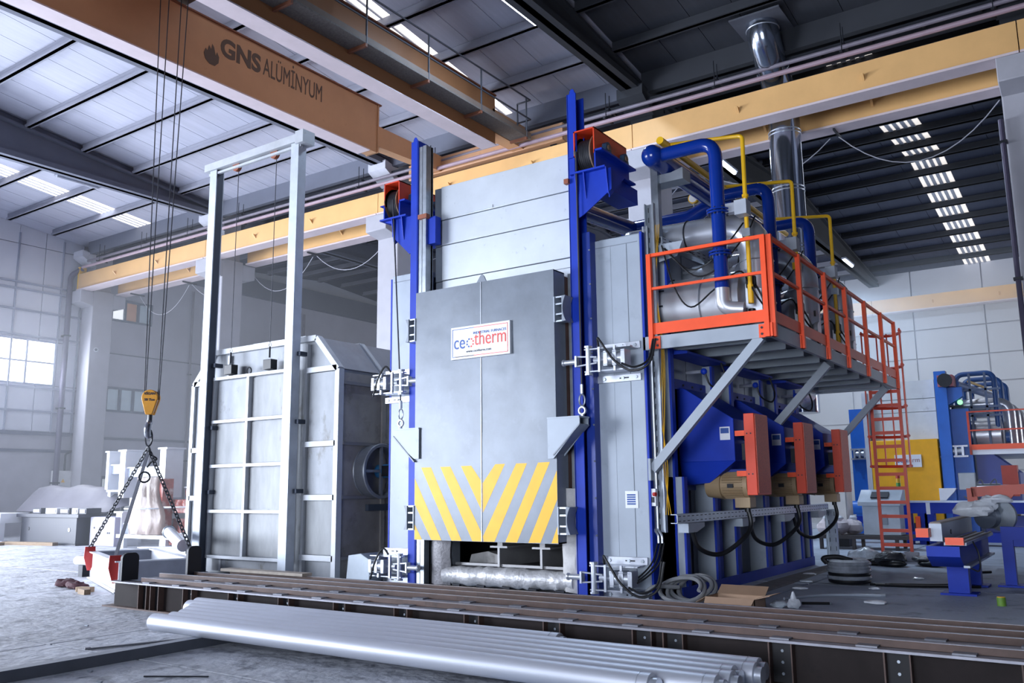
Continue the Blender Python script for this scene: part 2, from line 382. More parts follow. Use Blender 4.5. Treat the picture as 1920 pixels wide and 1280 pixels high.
# ceiling: roof strips, one object each, in both bays
ce = sroot('ceiling', (0, 0, 12))
def strip(x0, x1, y0, y1, zf, mat, name='roof_panel', th=.06, gap=.008):
    return MB().hexa([(x0+gap, y0, zf(y0)), (x1-gap, y0, zf(y0)), (x1-gap, y1, zf(y1)), (x0+gap, y1, zf(y1))],
                     [(x0+gap, y0, zf(y0)+th), (x1-gap, y0, zf(y0)+th), (x1-gap, y1, zf(y1)+th), (x0+gap, y1, zf(y1)+th)]).build(name, mat, ce, smooth=False)
SKY1 = [(-31.2, -30.25), (-13.95, -13.0)]
x = XL
while x < 9:
    x1_ = min([x+1.0]+[s[0] for s in SKY1 if x < s[0] < x+1.0])
    hit = [s for s in SKY1 if abs(s[0]-x) < 1e-6]
    if hit:
        x1_ = hit[0][1]
        for k in range(7): strip(x, x1_, 6.8+k*1.8, 6.8+(k+1)*1.8-.03, z1, skylight_mat, 'skylight_panel')
        for k in range(1, 4): strip(x+(x1_-x)*k/4-.03, x+(x1_-x)*k/4+.03, 6.8, 19.4, lambda y: z1(y)-.03, lamp_off, 'skylight_rib', .03, 0)
    else: strip(x, x1_, 6.8, 19.4, z1, roof_white if x < -9.9 else shade_lining)
    x = x1_
strip(9, XR_, 6.8, 19.4, z1, shade_lining); strip(XL, XR_, YF-.3, 6.8, z1, roof_white)
SKY2 = (-5.05, -3.95)
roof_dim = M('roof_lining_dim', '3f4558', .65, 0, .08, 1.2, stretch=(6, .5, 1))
x = -36.0
x = XL
while x < 9:
    x1_ = x+1.5
    if x < SKY2[0] < x1_: x1_ = SKY2[0]
    if abs(x-SKY2[0]) < 1e-6:
        x1_ = SKY2[1]
        yy = 20.2
        while yy < YB-.5:
            y1_ = min(yy+1.9, 32.8 if yy < 32.7 else YB)
            strip(x, x1_, yy, y1_-.02, z2, skylight_dim, 'skylight_panel'); yy = y1_
        for k in range(1, 5):
            xx = x+(x1_-x)*k/5
            strip(xx-.06, xx+.06, 20.2, 32.8, lambda y: z2(y)-.04, lamp_off, 'skylight_rib', .04, 0); strip(xx-.06, xx+.06, 32.8, YB, lambda y: z2(y)-.04, lamp_off, 'skylight_rib', .04, 0)
    else:
        strip(x, x1_, 20.2, 32.8, z2, roof_dim); strip(x, x1_, 32.8, YB+.2, z2, roof_dim)
    x = x1_
strip(x, XR_, 20.2, 32.8, z2, roof_dim); strip(x, XR_, 32.8, YB+.2, z2, roof_dim)
MB().box(XL, XR_, 19.35, 20.25, 12.05, 12.2).build('gutter_soffit', beam_mat, ce)

# precast purlins, rafters, gutter beams, columns
for i in range(len(COLX)-2):
    xa, xb = COLX[i]+.2, COLX[i+1]-.2
    for k in range(-3, 5):
        y = 12.2+1.77*k
        if y > 19.2: continue
        zt = z1(y); bm = MB().box(xa, xb, y-.05, y+.05, zt-.24, zt-.01); bm.box(xa, xb, y-.10, y+.10, zt-.24, zt-.17)
        struct(bm.build('roof_purlin', purlin_mat if xa < -10 else shade_beam, ce, smooth=False))
    for k in range(14):
        y = 21.6+1.72*k; zt = z2(y)
        bm = MB().box(xa, xb, y-.06, y+.06, zt-.24, zt-.01); bm.box(xa, xb, y-.12, y+.12, zt-.24, zt-.16)
        struct(bm.build('roof_purlin', purlin_mat if xa < -10 else shade_beam, ce, smooth=False))
for i, x in enumerate(COLX[1:5]):
    r_ = sroot('roof_beam', (x, 12, 12))
    for (y0, y1, zb, zf) in ((6.8, 19.1, 11.55, z1), (YF, 6.8, 11.55, z1), (20.3, 32.8, 11.42, z2), (32.8, YB, 11.42, z2)):
        bm = MB(); bm.prism([(x-.08, y0, zb), (x-.08, y1, zb), (x-.08, y1, zf(y1)-.02), (x-.08, y0, zf(y0)-.02)], (.16, 0, 0))
        bm.box(x-.24, x+.24, y0, y1, zb, zb+.16)
        bm.prism([(x-.22, y0, zf(y0)-.30), (x-.22, y1, zf(y1)-.30), (x-.22, y1, zf(y1)-.22), (x-.22, y0, zf(y0)-.22)], (.44, 0, 0)).build('beam_span', beam_mat if x < -10 else shade_beam, r_)
for i in range(len(COLX)-1):
    for yy in (19.1, 20.2): struct(MB().box(COLX[i]+.2, COLX[i+1]-.2, yy-.09, yy+.09, 11.5, 12.15).build('gutter_beam', beam_mat if COLX[i] < -10 else shade_beam))
for i, x in enumerate(COLX):
    hw = .42
    c_ = sroot('column', (x, YC, 0))
    MB().box(x-hw, x+hw, YC-.45, YC+.45, 0, 10.0).build('shaft', concrete, c_, bevel=.03)
    MB().box(x-hw*.75, x+hw*.75, YC-.36, YC+.36, 9.99, 12.1).build('column_head', concrete if x < -10 else shade_beam, c_)
    for s in (-1, 1):
        y0 = YC+s*.44; y1 = YC+s*1.0
        MB().prism([(x-hw, y0, 9.30), (x-hw, y1, 9.42), (x-hw, y1, 9.918), (x-hw, y0, 9.918)], (2*hw, 0, 0)).build('corbel', concrete, c_, bevel=.02)
    MB().prism([(x-.36, YC-.37, 11.0), (x-.36, YC-1.0, 11.35), (x-.36, YC-1.0, 11.62), (x-.36, YC-.37, 11.5)], (.72, 0, 0)).build('capital', M('pale_concrete', 'b9bbc6', .8) if x < -10 else shade_beam, c_)

# ================================================================== CRANE RUNWAY
for k, yy in enumerate((18.95, 20.45, 44.9)):
    rw = thing('crane_runway', ['yellow box-section crane runway beam along the near side of the column row', 'shaded yellow crane runway beam along the far side of the column row', 'hazy orange crane runway beam along the back wall panels'][k], 'crane rail', (-10, yy, 9.9))
    for i in range(len(COLX)-2):
        a, b_ = COLX[i], COLX[i+1]
        if k == 1: a, b_ = a+.45, b_-.45
        z0 = 9.97 if k < 2 else 9.9
        sg = MB().box(a+.01, b_-.01, yy-.16, yy+.16, z0, z0+.66).build('beam_segment', runway_paint, rw)
        MB().box(a+.01, b_-.01, yy-.24, yy+.24, z0-.05, z0).build('bottom_flange', flange_pale, sg)
        for q in (.33, .66):
            xx = a+(b_-a)*q
            MB().prism([(xx-.06, yy-.16, z0+.36), (xx-.06, yy-.30, z0+.36), (xx-.06, yy-.16, z0+.22)], (.05, 0, 0)).build('bracket', runway_paint, sg)
    if k < 2:
        MB().box(COLX[0], COLX[-2], yy-.035, yy+.035, 10.63, 10.70).build('rail', dark_metal, rw)
    if k == 0: MB().box(COLX[0]-.1, COLX[0]+.03, yy-.15, yy+.15, 10.0, 10.95).build('end_stop', yellow_paint, rw)
# festoon cables with hangers under the far runway
for i in range(9):
    xa = -33.5+i*3.6
    f_ = thing('festoon_cable', 'thin grey festoon loop under the far runway beam, %s from the left wall' % ('first', 'second', 'third', 'fourth', 'fifth', 'sixth', 'seventh', 'eighth', 'ninth')[i], 'cable', (xa, 20.7, 9.7), 'festoon loops under the far runway')
    MB().tube(sag((xa, 20.75, 9.85), (xa+3.4, 20.75, 9.85), .75 if i % 2 else 1.0), .013, 5).build('cable', M('pale_cable', 'a9abb6', .6), f_)
    MB().box(xa-.02, xa+.02, 20.3, 20.95, 9.86, 9.918).build('hanger_arm', dark_metal, f_)
# service pipes and hangers above the near runway
pk = M('pinkish_pipe', '9a8490', .5, 0, .1)
for n, (yy, zz, rr, lb) in enumerate(((18.55, 10.78, .055, 'pinkish sprinkler pipe just above the near yellow runway beam'), (18.75, 11.08, .05, 'dark upper service pipe running below the gutter beam'))):
    sp = thing('service_pipe', lb, 'pipe', (-9, yy, zz))
    MB().cyl((-34.2, yy, zz), (9, yy, zz), rr, 10).build('pipe_run', pk if n == 0 else M('dim_pipe', '77717e', .5), sp)
    for i in range(15):
        xx = -33+i*2.9
        MB().cyl((xx, yy, zz), (xx, yy, 11.55), .012, 6).build('hanger_rod', dark_metal, sp)
        MB().box(xx-.03, xx+.03, yy-.12, yy+.35, zz+.05, zz+.09).build('hanger_bracket', dark_metal, sp)
tr = thing('cable_ladder', 'dark cable ladder slung between the service pipes and the gutter beam', 'cable tray', (-9, 19.5, 11))
MB().box(-34, 9, 18.98, 19.03, 11.22, 11.32).build('side_rail', dark_metal, tr); MB().box(-34, 9, 19.28, 19.33, 11.22, 11.32).build('side_rail', dark_metal, tr)
for i in range(40): MB().box(-33.8+i*1.08, -33.74+i*1.08, 19.03, 19.28, 11.24, 11.27).build('rung', dark_metal, tr)
# downpipes / conduits on columns
dpm = M('purple_grey_pipe', '514c62', .5)
dp = thing('downpipe', 'purplish rain downpipe on the cladding beside the corner column', 'pipe', (XL+.15, 18.5, 0))
MB().cyl((XL+.2, 18.62, .2), (XL+.2, 18.62, 10.2), .11, 12).build('pipe_run', dpm, dp); MB().tube(fillet([(XL+.2, 18.62, 10.2), (XL+.2, 18.62, 10.6), (XL+.5, 18.95, 10.9)], .2), .11, 10).build('elbow', dpm, dp)
for z in (2, 5, 8): MB().box(XL, XL+.34, 18.5, 18.74, z, z+.06).build('clamp', dark_metal, dp)
cd = thing('conduit_pipe', 'thin reddish conduit running down the right-hand concrete column', 'pipe', (-1.2, 19.2, 0))
MB().cyl((-1.22, 19.15, .1), (-1.22, 19.15, 8.8), .05, 8).build('pipe_run', dpm, cd)
for z in (2.5, 5.5, 8.3): MB().box(-1.3, -1.14, 19.09, 19.245, z, z+.05).build('clip', dark_metal, cd)
for (y, lb) in ((19.98, 'thin dark pipe on the plaster wall between the corner column and the windows'), (24.6, 'slim dark pipe on the plaster wall behind the left column'), (31.5, 'slim dark pipe on the plaster wall behind the old silver oven')):
    q = thing('wall_pipe', lb, 'pipe', (XL+.1, y, 0)); MB().cyl((XL+.1, y, .2), (XL+.1, y, 11), .05, 8).build('pipe_run', M('dim_pipe', '77717e', .5), q)
    for z in (3, 7): MB().box(XL, XL+.16, y-.07, y+.07, z, z+.05).build('clip', dark_metal, q)

# ================================================================== LAMPS
def lamp(x, y, z, on, label, L=1.5):
    l_ = thing('tube_lamp', label, 'lamp', (x, y, z))
    MB().box(x-.10, x+.10, y-L/2, y+L/2, z, z+.07).build('lamp_housing', M('lamp_housing', '8d93a3', .5), l_)
    MB().cyl((x, y-L/2+.03, z-.02), (x, y+L/2-.03, z-.02), .055, 10).build('diffuser', lamp_mat if on else lamp_off, l_)
    for s in (-1, 1): MB().cyl((x, y+s*L*.35, z+.07), (x, y+s*L*.35, (z1(y)-.02 if y < YC else 11.415)), .008, 5).build('suspension', dark_metal, l_)
    if on:
        d = bpy.data.lights.new('lamp_light', 'AREA'); d.shape = 'RECTANGLE'; d.size, d.size_y = .12, L; d.energy = 260 if y < YC else 700; d.color = (.62, .78, 1)
        o = bpy.data.objects.new('lamp_light', d); COL.objects.link(o); o.location = (x, y, z-.09)
lamp(-9.9, 14.75, 12.1, True, 'lit tube lamp high above the silver furnace cladding')
lamp(-18.9, 14.7, 12.1, False, 'unlit tube lamp partly behind the lettered crane girder')
lamp(-28.2, 14.9, 12.1, False, 'unlit tube lamp beyond the long roof beam beside the skylights')
lamp(-8.95, 24.7, 11.32, True, 'lit tube lamp beside the gloss blue air pipe')
lamp(-8.9, 39.2, 11.32, True, 'lit tube lamp glowing farthest off in the haze')

# smoke haze hanging in the back bay
def haze(name, label, x0, x1, y0, y1, z0, z1__, dens, col):
    m = bpy.data.materials.new(name); m.use_nodes = True; nt = m.node_tree; nt.nodes.remove(nt.nodes['Principled BSDF'])
    v = nt.nodes.new('ShaderNodeVolumeScatter'); v.inputs['Color'].default_value = (*col, 1); v.inputs['Density'].default_value = dens; v.inputs['Anisotropy'].default_value = .2
    nt.links.new(v.outputs[0], nt.nodes['Material Output'].inputs['Volume'])
    o = MB().box(x0, x1, y0, y1, z0, z1__).build(name, m, None, smooth=False); o['kind'] = 'stuff'; o['label'] = label; o['category'] = 'haze'
haze('smoke_haze', 'thin bluish smoke haze drifting in front of the back wall', -14, 16.5, 32.0, 45.4, .05, 9.6, .045, (.80, .88, 1))
haze('smoke_haze', 'pale bright haze hanging between the left columns and the left wall', -35.2, -17, 12.6, 30, .08, 9.0, .016, (.88, .92, 1))
# ================================================================== BRIDGE CRANE
bc = thing('bridge_crane', 'twin-girder orange overhead crane with dark lettering and a railed walkway', 'crane', (-14, 10, 10.4))
g1 = MB(); GX1 = -15.3; gz0, gz1 = 10.42, 11.75
g1.box(GX1-.36, GX1, -5, 16.0, gz0, gz1)
g1 = g1.build('girder', girder_paint, bc)
MB().box(GX1-.42, GX1+.03, -5, 15.7, gz0-.03, gz0).build('bottom_flange', flange_pale, g1)
MB().box(GX1-.42, GX1+.05, -5, 16.1, gz1, gz1+.035).build('top_flange', M('rusty_flange', '7a4a35', .6), g1)
MB().box(GX1-.22, GX1-.16, -5, 16.1, gz1+.035, gz1+.09).build('trolley_rail', dark_metal, g1)
GX2 = -12.45
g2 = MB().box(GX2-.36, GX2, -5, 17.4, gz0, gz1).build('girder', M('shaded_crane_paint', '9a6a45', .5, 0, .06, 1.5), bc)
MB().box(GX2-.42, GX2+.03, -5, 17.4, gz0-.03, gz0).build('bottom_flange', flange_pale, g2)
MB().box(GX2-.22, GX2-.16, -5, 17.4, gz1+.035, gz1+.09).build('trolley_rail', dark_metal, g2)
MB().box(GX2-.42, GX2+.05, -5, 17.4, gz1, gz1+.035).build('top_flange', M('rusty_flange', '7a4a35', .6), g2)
# end carriage on the runway rail
MB().box(-16.6, -11.2, 18.72, 19.18, 10.72, 11.2).build('end_carriage', girder_paint, bc, bevel=.02)
MB().prism([(GX1-.33, 16.0, 10.62), (GX1-.33, 18.8, 10.74), (GX1-.33, 18.8, 11.2), (GX1-.33, 16.0, 11.2)], (.30, 0, 0)).build('girder_seat', girder_paint, bc); MB().box(GX1-.4, GX1+.03, 15.98, 16.02, gz0, gz1).build('end_plate', girder_paint, bc)
MB().box(GX2-.36, GX2, 17.3, 18.8, 10.74, 11.4).build('girder_seat', girder_paint, bc)
for x in (-16.2, -11.6): MB().cyl((x-.1, 18.95, 10.86), (x+.1, 18.95, 10.86), .16, 14).build('wheel', dark_metal, bc)
# trolley between the girders
t_ = MB().box(GX1-.2, GX2-.1, 8.2, 10.2, 11.90, 12.05).build('trolley', M('trolley_paint', '5c4a40', .6), bc)
MB().cyl((-14.6, 9.2, 12.3), (-13.2, 9.2, 12.3), .28, 18).build('rope_drum', dark_metal, t_)
MB().box(-13.2, -12.8, 9.0, 9.4, 12.05, 12.5).build('hoist_motor', blue_paint, t_)
for x in (GX1-.19, GX2-.19):
    for y in (8.5, 9.9): MB().cyl((x-.04, y, 11.97), (x+.04, y, 11.97), .12, 12).build('trolley_wheel', dark_metal, t_)
# walkway on the far girder
WZ, WX = 10.75, GX2+.53
wk = MB().box(GX2+.02, WX, -4, 18.3, WZ, WZ+.04).build('walkway', M('dim_mesh_floor', '6a6460', .7, .2, .3, 30), bc)
dimr = M('dim_railing', '4c505a', .5, .3)
MB().box(WX-.03, WX, -4, 18.3, WZ+.04, WZ+.16).build('kick_plate', M('dim_kick_plate', '6a5a50', .6), wk)
for k in range(12):
    y = -3.9+k*2.0
    MB().cyl((WX-.01, y, WZ), (WX-.01, y, WZ+1.1), .022, 6).build('rail_post', dimr, wk)
    MB().box(GX2, WX, y-.03, y+.03, WZ-.07, WZ).build('bracket', M('rusty_flange', '7a4a35', .6), wk)
for z in (WZ+.55, WZ+1.1):
    MB().cyl((WX-.01, -4, z), (WX-.01, 18.3, z), .022, 6).build('handrail', dimr, wk); MB().cyl((WX-.01, 18.3, z), (GX2+.1, 18.3, z), .022, 6).build('handrail', dimr, wk)
MB().cyl((GX2+.1, 18.3, WZ), (GX2+.1, 18.3, WZ+1.1), .022, 6).build('rail_post', dimr, wk)
# lettering and flame emblem on the girder web
RZ = (PI/2, 0, PI/2)
lm = M('girder_lettering', '564640', .6, 0, 0)
def gt(px, py): return at(px, py, 0, GX1+.004)
a, b_ = gt(410, 118), gt(489, 158); text('GNS', V(GX1+.004, (a.y+b_.y)/2, 11.27)[:], .58, lm, bc, RZ, bold=.022, fit=abs(b_.y-a.y)-.05)
a, b_ = gt(492, 150), gt(605, 192); text('ALÜMİNYUM', V(GX1+.004, (a.y+b_.y)/2, 11.28)[:], .62, lm, bc, RZ, fit=abs(b_.y-a.y)-.04)
c_ = gt(397, 103)
MB().prism([c_+V(0, dy, dz) for dy, dz in ((-.20, -.02), (-.16, -.14), (-.05, -.22), (.09, -.22), (.18, -.12), (.19, .02), (.13, .12), (.10, .02), (.05, .20), (.0, .26), (-.02, .12), (-.08, .20), (-.11, .06), (-.16, .10))], (.004, 0, 0)).build('flame_emblem', lm, bc, smooth=False)

# hook block on its ropes
HX, HY = -14.15, 9.3
hk = at(283, 752, 1, HY); hk_ = thing('hook_block', 'yellow rounded hook block lettered 50 Ton hanging on four wire ropes', 'hook', hk[:])
zc = hk.z; HXc = hk.x
vd = Vector((HXc, HY, 0)).normalized(); sd = Vector((0, 1, 0)).cross(Vector((0, 0, 1)))
ax_ = Vector((-vd.x*.55-.0, -vd.y, 0)).normalized()   # block faces the hall front
sx_ = Vector((-ax_.y, ax_.x, 0))
def disc(r0, zb, off, w):
    pts = []
    for k in range(17):
        t = -.35+(PI+.7)*k/16; pts.append(Vector((HXc, HY, zc+.06))+sx_*math.cos(t)*r0+V(0, 0, math.sin(t)*r0)+ax_*off)
    pts += [Vector((HXc, HY, zc-zb))+sx_*-.06+ax_*off, Vector((HXc, HY, zc-zb))+sx_*.06+ax_*off]
    return MB().prism(pts, ax_*w)
disc(.145, .25, .03, .07).build('cheek_plate', hook_yellow, hk_, bevel=.012); disc(.145, .25, -.10, .07).build('cheek_plate', hook_yellow, hk_, bevel=.012)
disc(.13, .2, -.03, .06).build('sheave', M('sheave_pale', 'd9b3a0', .5), hk_)
yaw_ = math.atan2(ax_.y, ax_.x)+PI/2
pf = Vector((HXc, HY, zc))+ax_*.102
text('VİGAN', (pf+V(0, 0, .13))[:], .062, print_dark, hk_, (PI/2, 0, yaw_), bold=.002); text('50 Ton', (pf+V(0, 0, .02))[:], .062, print_dark, hk_, (PI/2, 0, yaw_), bold=.002)
hp = Vector((HXc, HY, zc-.25))
MB().tube([hp, hp-V(0, 0, .12)], .04, 10).build('shank', dark_metal, hk_)
hkpts = [hp+V(0, 0, -.10)]+[hp+V(0, 0, -.27)+ax_*(.11*math.sin(t))+V(0, 0, .12*math.cos(t)) for t in [PI*1.5*k/10 for k in range(11)]]
MB().tube(hkpts, [.05]*3+[.06]*5+[.045, .035, .025, .015], 10).build('hook', M('polished_hook', '8d9099', .25, .8), hk_)
for i, (px_, dy) in enumerate(((303, -.05), (321, .08), (336, -.05), (350, .08))):
    sgn = (-.13, -.09, .11, .15)[i]
    top = Vector((HXc, HY, 12.2))+sx_*(-.30, -.08, .12, .30)[i]+ax_*dy
    bot = Vector((HXc, HY, zc+.02))+sx_*sgn+ax_*dy*.5
    MB().cyl(bot, top, .011, 6, caps=False).build('wire_rope', rope_mat, hk_)
LINKC = hp+V(0, 0, -.36)
# spreader frame on the floor, hung on chains
def chain(mb, p, q, L=.11, r=.014, w=.032):
    p, q = Vector(p), Vector(q); d = (q-p).normalized(); n = max(2, int((q-p).length/(L*.72))); a, b = frame_of(d)
    for k in range(n):
        c = p.lerp(q, (k+.5)/n); s_ = a if k % 2 else b
        mb.tube([c+d*(L/2-w)*sg+d*(w*math.cos(t)*1)*sg*1.0+s_*w*math.sin(t)*sg for sg, ts in ((1, [PI/2, PI/4, 0, -PI/4, -PI/2]), (-1, [PI/2, PI/4, 0, -PI/4, -PI/2])) for t in ts], r*.8, 5, True)
    return mb

fA, fB, fC, fD = V(-16.4, 9.5, 0), V(-13.5, 8.3, 0), V(-13.1, 9.32, 0), V(-16.0, 10.5, 0)
FH = .5
sp = thing('spreader_frame', 'white steel lifting frame with red corner lugs resting on the floor under the hook', 'frame', (-14.75, 9.4, 0))
for p, q, nm in ((fA, fB, 'long_side'), (fD, fC, 'long_side'), (fB, fC, 'short_side'), (fA, fD, 'short_side')):
    pl = MB().bar(p+V(0, 0, FH/2+.02), q+V(0, 0, FH/2+.02), .02, FH-.04, V(0, 0, 1).cross(q-p)).build(nm, white_paint if nm == 'long_side' else M('grey_frame_paint', 'a0a5b2', .5), sp)
    for zz in (.02, FH): MB().bar(p+V(0, 0, zz), q+V(0, 0, zz), .14, .02, V(0, 0, 1).cross(q-p)).build('edge_flange', white_paint, pl)
for k in (1, 2): p = fA.lerp(fB, k/3); q = fD.lerp(fC, k/3); MB().bar(p+V(0, 0, .2), q+V(0, 0, .2), .1, .3, V(0, 0, 1).cross(q-p)).build('cross_member', M('grey_frame_paint', 'a0a5b2', .5), sp)
red_lug = M('red_lug_paint', 'b5302c', .5, 0, .1)
e1 = (fB-fA).normalized(); e2 = (fC-fB).normalized()
LUG = []
for p, s1, s2 in ((fA, 1, -1), (fB, -1, -1), (fC, -1, 1)):
    c = p+e1*(.10*s1)+e2*(.06*s2); top = c+V(0, 0, FH+.08); LUG.append(top)
    MB().prism([c+e2*.09+V(0, 0, FH+.1), c-e2*.09+V(0, 0, FH+.1), c-e2*.10+V(0, 0, FH-.1), c-e2*.03+V(0, 0, .16), c+e2*.03+V(0, 0, .16), c+e2*.10+V(0, 0, FH-.1)], e1*.03).build('lifting_lug', red_lug, sp)
ch = thing('chain_sling', 'dark multi-leg chain sling with oval top link between hook and lifting frame', 'chain', LINKC[:])
MB().tube([LINKC+sx_*(.06*math.cos(t))+V(0, 0, .15*math.sin(t)-.06) for t in [2*PI*k/16 for k in range(16)]], .016, 6, True).build('top_link', dark_metal, ch)
J = LINKC-V(0, 0, .24)
chain(MB(), J, LUG[0]).build('chain_leg', dark_metal, ch); chain(MB(), J, LUG[2]).build('chain_leg', dark_metal, ch)
MB().bar(J-V(0, 0, .1), LUG[1], .05, .03).build('strap_leg', M('strap_grey', '6d6f78', .6), ch)
MB().tube(spline([J, J+sx_*.06-V(0, 0, .12), J+sx_*.16-V(0, 0, .2), J+sx_*.06-V(0, 0, .26), J-V(0, 0, .35)]), .018, 6).build('spare_hook', dark_metal, ch)
MB().ring(J+(LUG[1]-J)*.28+sx_*.08-V(0, 0, .02), sx_*.2+ax_, .09, .016, 14, 6).build('shackle', dark_metal, ch)
mp_ = thing('silver_pipe', 'short silver pipe leaning diagonally across the white lifting frame', 'pipe', (-15.3, 11.6, .5))
MB().cyl((-16.2, 11.0, .80), (-14.2, 9.95, .64), .11, 16).build('pipe_body', steel_sheet, mp_); MB().ring((-16.2, 11.0, .8), (2, -1.05, -.16), .115, .02).build('flange', zinc, mp_)
wp_ = thing('white_tube', 'stubby white tube poking out behind the left end of the lifting frame', 'tube', (-17, 9.5, .3))
MB().cyl((-17.1, 9.6, .30), (-16.55, 9.65, .30), .085, 14).build('tube_body', white_paint, wp_); MB().box(-16.95, -16.8, 9.55, 9.7, 0, .22).build('tube_support', dark_metal, wp_)
# ================================================================== MAIN FURNACE
FX0, FX1, FY, FYB = -10.84, -5.72, 11.8, 18.6
fu = thing('furnace', 'tall grey and blue industrial furnace with raised striped lift door', 'furnace', (-8.3, 15, 0))
# front facing panels (left and right of the door)
for x0, x1, zt in ((FX0, -10.16, 5.55), (-6.63, FX1, 5.48)):
    p = MB().box(x0, x1, FY, FY+.20, .0, zt).build('front_panel', grey_paint, fu, bevel=.012)
    MB().box(x0+.04, x1-.04, FY-.005, FY, zt-.13, zt-.118).build('panel_seam', M('seam_shadow', '79818c', .6), p)
    if x1 == FX1:
        MB().box(x1-.235, x1-.225, FY-.006, FY+.01, .1, zt-.13).build('panel_seam', M('seam_shadow', '79818c', .6), p)
        MB().box(x0+.32, x0+.40, FY-.004, FY, .5, zt-.13).build('panel_fold', grey_paint, p)
        MB().box(x0+.25, x1-.02, FY-.012, FY+.01, .02, .38).build('base_patch', grey_paint, p)
MB().box(FX1, FX1+.035, FY, FY+.22, 0, 5.5).build('blue_edge', blue_paint, fu)
MB().box(FX0-.035, FX0, FY, FY+.22, 0, 5.5).build('blue_edge', blue_paint, fu)
# upper cladding behind the door
zs = [4.3, 5.30, 5.95, 6.42, 7.06]
for i in range(4):
    p = MB().box(-9.66, -6.78, FY+.03-.012*i, FY+.22, zs[i]+.006, zs[i+1]-.006).build('cladding_plate', clad_paint, fu, bevel=.006)
    MB().box(-9.84, -9.66, FY+.07-.012*i, FY+.22, zs[i]+.006, zs[i+1]-.006).build('shadow_plate', M('gap_shade_zinc', '8d95a0', .45, .4), p)  # duller strip paints the shaded gap left of the cladding plates
MB().box(-9.65, -6.8, FY+.02, FY+.03, 5.13, 5.14).build('stitched_seam', M('seam_shadow', '79818c', .6), fu)
MB().box(-9.1, -8.5, FY-.02, FY+.0, 6.44, 6.49).build('sheet_step', clad_paint, fu)
# body shell around the chamber
body = M('body_sheet', '6f7683', .5, .2, .08, 1.5)
MB().box(FX0+.05, -10.0, FY+.2, FYB, 0, 5.45).build('side_wall_shell', body, fu)
MB().box(-6.7, FX1-.02, FY+.2, FYB, 0, 5.45).build('side_wall_shell', body, fu)
MB().box(-10.0, -6.7, FYB-.3, FYB, 0, 5.45).build('back_shell', body, fu); MB().box(FX0+.05, FX1-.02, FY+.2, FYB, 5.45, 5.55).build('roof_shell', body, fu)
MB().box(-10.0, -6.7, FY-.1, FYB, -.0, .36).build('chamber_floor', refractory, fu); MB().box(-10.0, -6.7, FY+.22, FYB, 2.6, 5.45).build('chamber_roof', refractory, fu)
for x in (-9.93, -6.79): MB().box(x-.07, x+.07, FY+.2, FYB-.3, .36, 2.6).build('chamber_lining', refractory, fu)
# rails and charge inside the mouth
for x in (-8.40, -7.58):
    bm = MB(); bm.box(x-.02, x+.02, FY-.06, FYB-.5, .36, .66); bm.box(x-.17, x+.17, FY-.06, FYB-.5, .66, .69); bm.box(x-.05, x+.05, FY-.02, FYB-.5, .69, .83)
    bm.build('charge_rail', M('pale_steel_rail', '9a9a9c', .5, .4), fu)
for x, y in ((-8.5, 12.6), (-7.9, 13.2), (-7.3, 13.9)): MB().box(x-.09, x+.09, y, y+.12, .7, 1.5).build('chamber_post', M('pale_steel_rail', '9a9a9c', .5, .4), fu)
MB().prism([(-9.35, 12.2, .36), (-8.75, 12.2, .36), (-8.7, 12.2, .50), (-8.95, 12.2, .56), (-9.3, 12.2, .50)], (0, .35, 0)).build('refractory_lump', fibre, fu)
# foil-wrapped sill roll and fibre jambs
n_ = 26; bm = MB()
bm.tube([(-9.42+k*2.52/n_, FY-.12+random.uniform(-.012, .012), .20+random.uniform(-.014, .014)) for k in range(n_+1)], [.155+random.uniform(-.014, .014) for k in range(n_+1)], 14)
bm.build('sill_roll', insul, fu)
MB().box(-9.5, -6.85, FY-.02, FY+.06, .34, .40).build('sill_plate', M('pale_steel_rail', '9a9a9c', .5, .4), fu)
for k in range(5): MB().cyl((-9.2+k*.5, FY-.24, .06), (-9.05+k*.5, FY-.24, .05), .03, 8).build('sill_pin', dark_metal, fu)
def pad(x0, x1, z1__, mat):
    nn = 10; pts = []
    for k in range(nn+1):
        z = .05+(z1__-.05)*k/nn
        for j in range(4): pts.append((x0+(x1-x0)*j/3, FY-.07+(-.05 if j in (1, 2) else 0)+random.uniform(-.012, .012), z))
    return MB().sheet(pts, 4, nn+1, -.14).build('fibre_jamb', mat, fu)
pad(-9.62, -9.36, 1.2, M('sooty_foil_fibre', '77767a', .5, .25, .2, 6, bump=.4, stain='4a494c', samt=.45)); pad(-7.02, -6.84, 1.6, fibre)
MB().box(-10.0, -9.62, FY-.03, FY+.2, 0, 1.4).build('jamb_plate', M('dull_jamb_steel', '6d737c', .5, .3), fu)
for x in (-9.60, -9.33, -6.83): MB().box(x-.015, x+.015, FY-.1, FY+.1, 0, 2.0).build('jamb_strip', M('dull_jamb_steel', '6d737c', .5, .3), fu)
# blue guide posts: channel sections with eye plates and galvanised guide rails
PY0, PY1 = 11.53, 11.80
for x0, x1, s in ((-10.16, -10.0, -1), (-6.80, -6.64, 1)):
    b = MB(); b.box(x0, x1, PY0, PY0+.02, 0, 7.95); b.box(x0, x1, PY1-.02, PY1, 0, 7.95)
    xw = x0 if s > 0 else x1
    b.box(xw-.01, xw+.01, PY0, PY1, 0, 7.95)
    po = b.build('guide_post', blue_paint, fu)
    if s > 0:
        MB().box(x1, x1+.14, PY0+.10, PY1+.02, 0, 5.6).build('post_backing', M('deep_blue_paint', '0b2f8c', .4), po)
        for k in range(9): MB().ball((x1+.13, PY0+.09, .9+k*.55), .016, 8).build('bolt', zinc, po)
    MB().prism([((x0+x1)/2+.05*math.cos(t), PY0+.02, 7.95+.09*math.sin(t)) for t in [PI*k/8 for k in range(9)]], (0, .02, 0)).build('eye_plate', blue_paint, po)
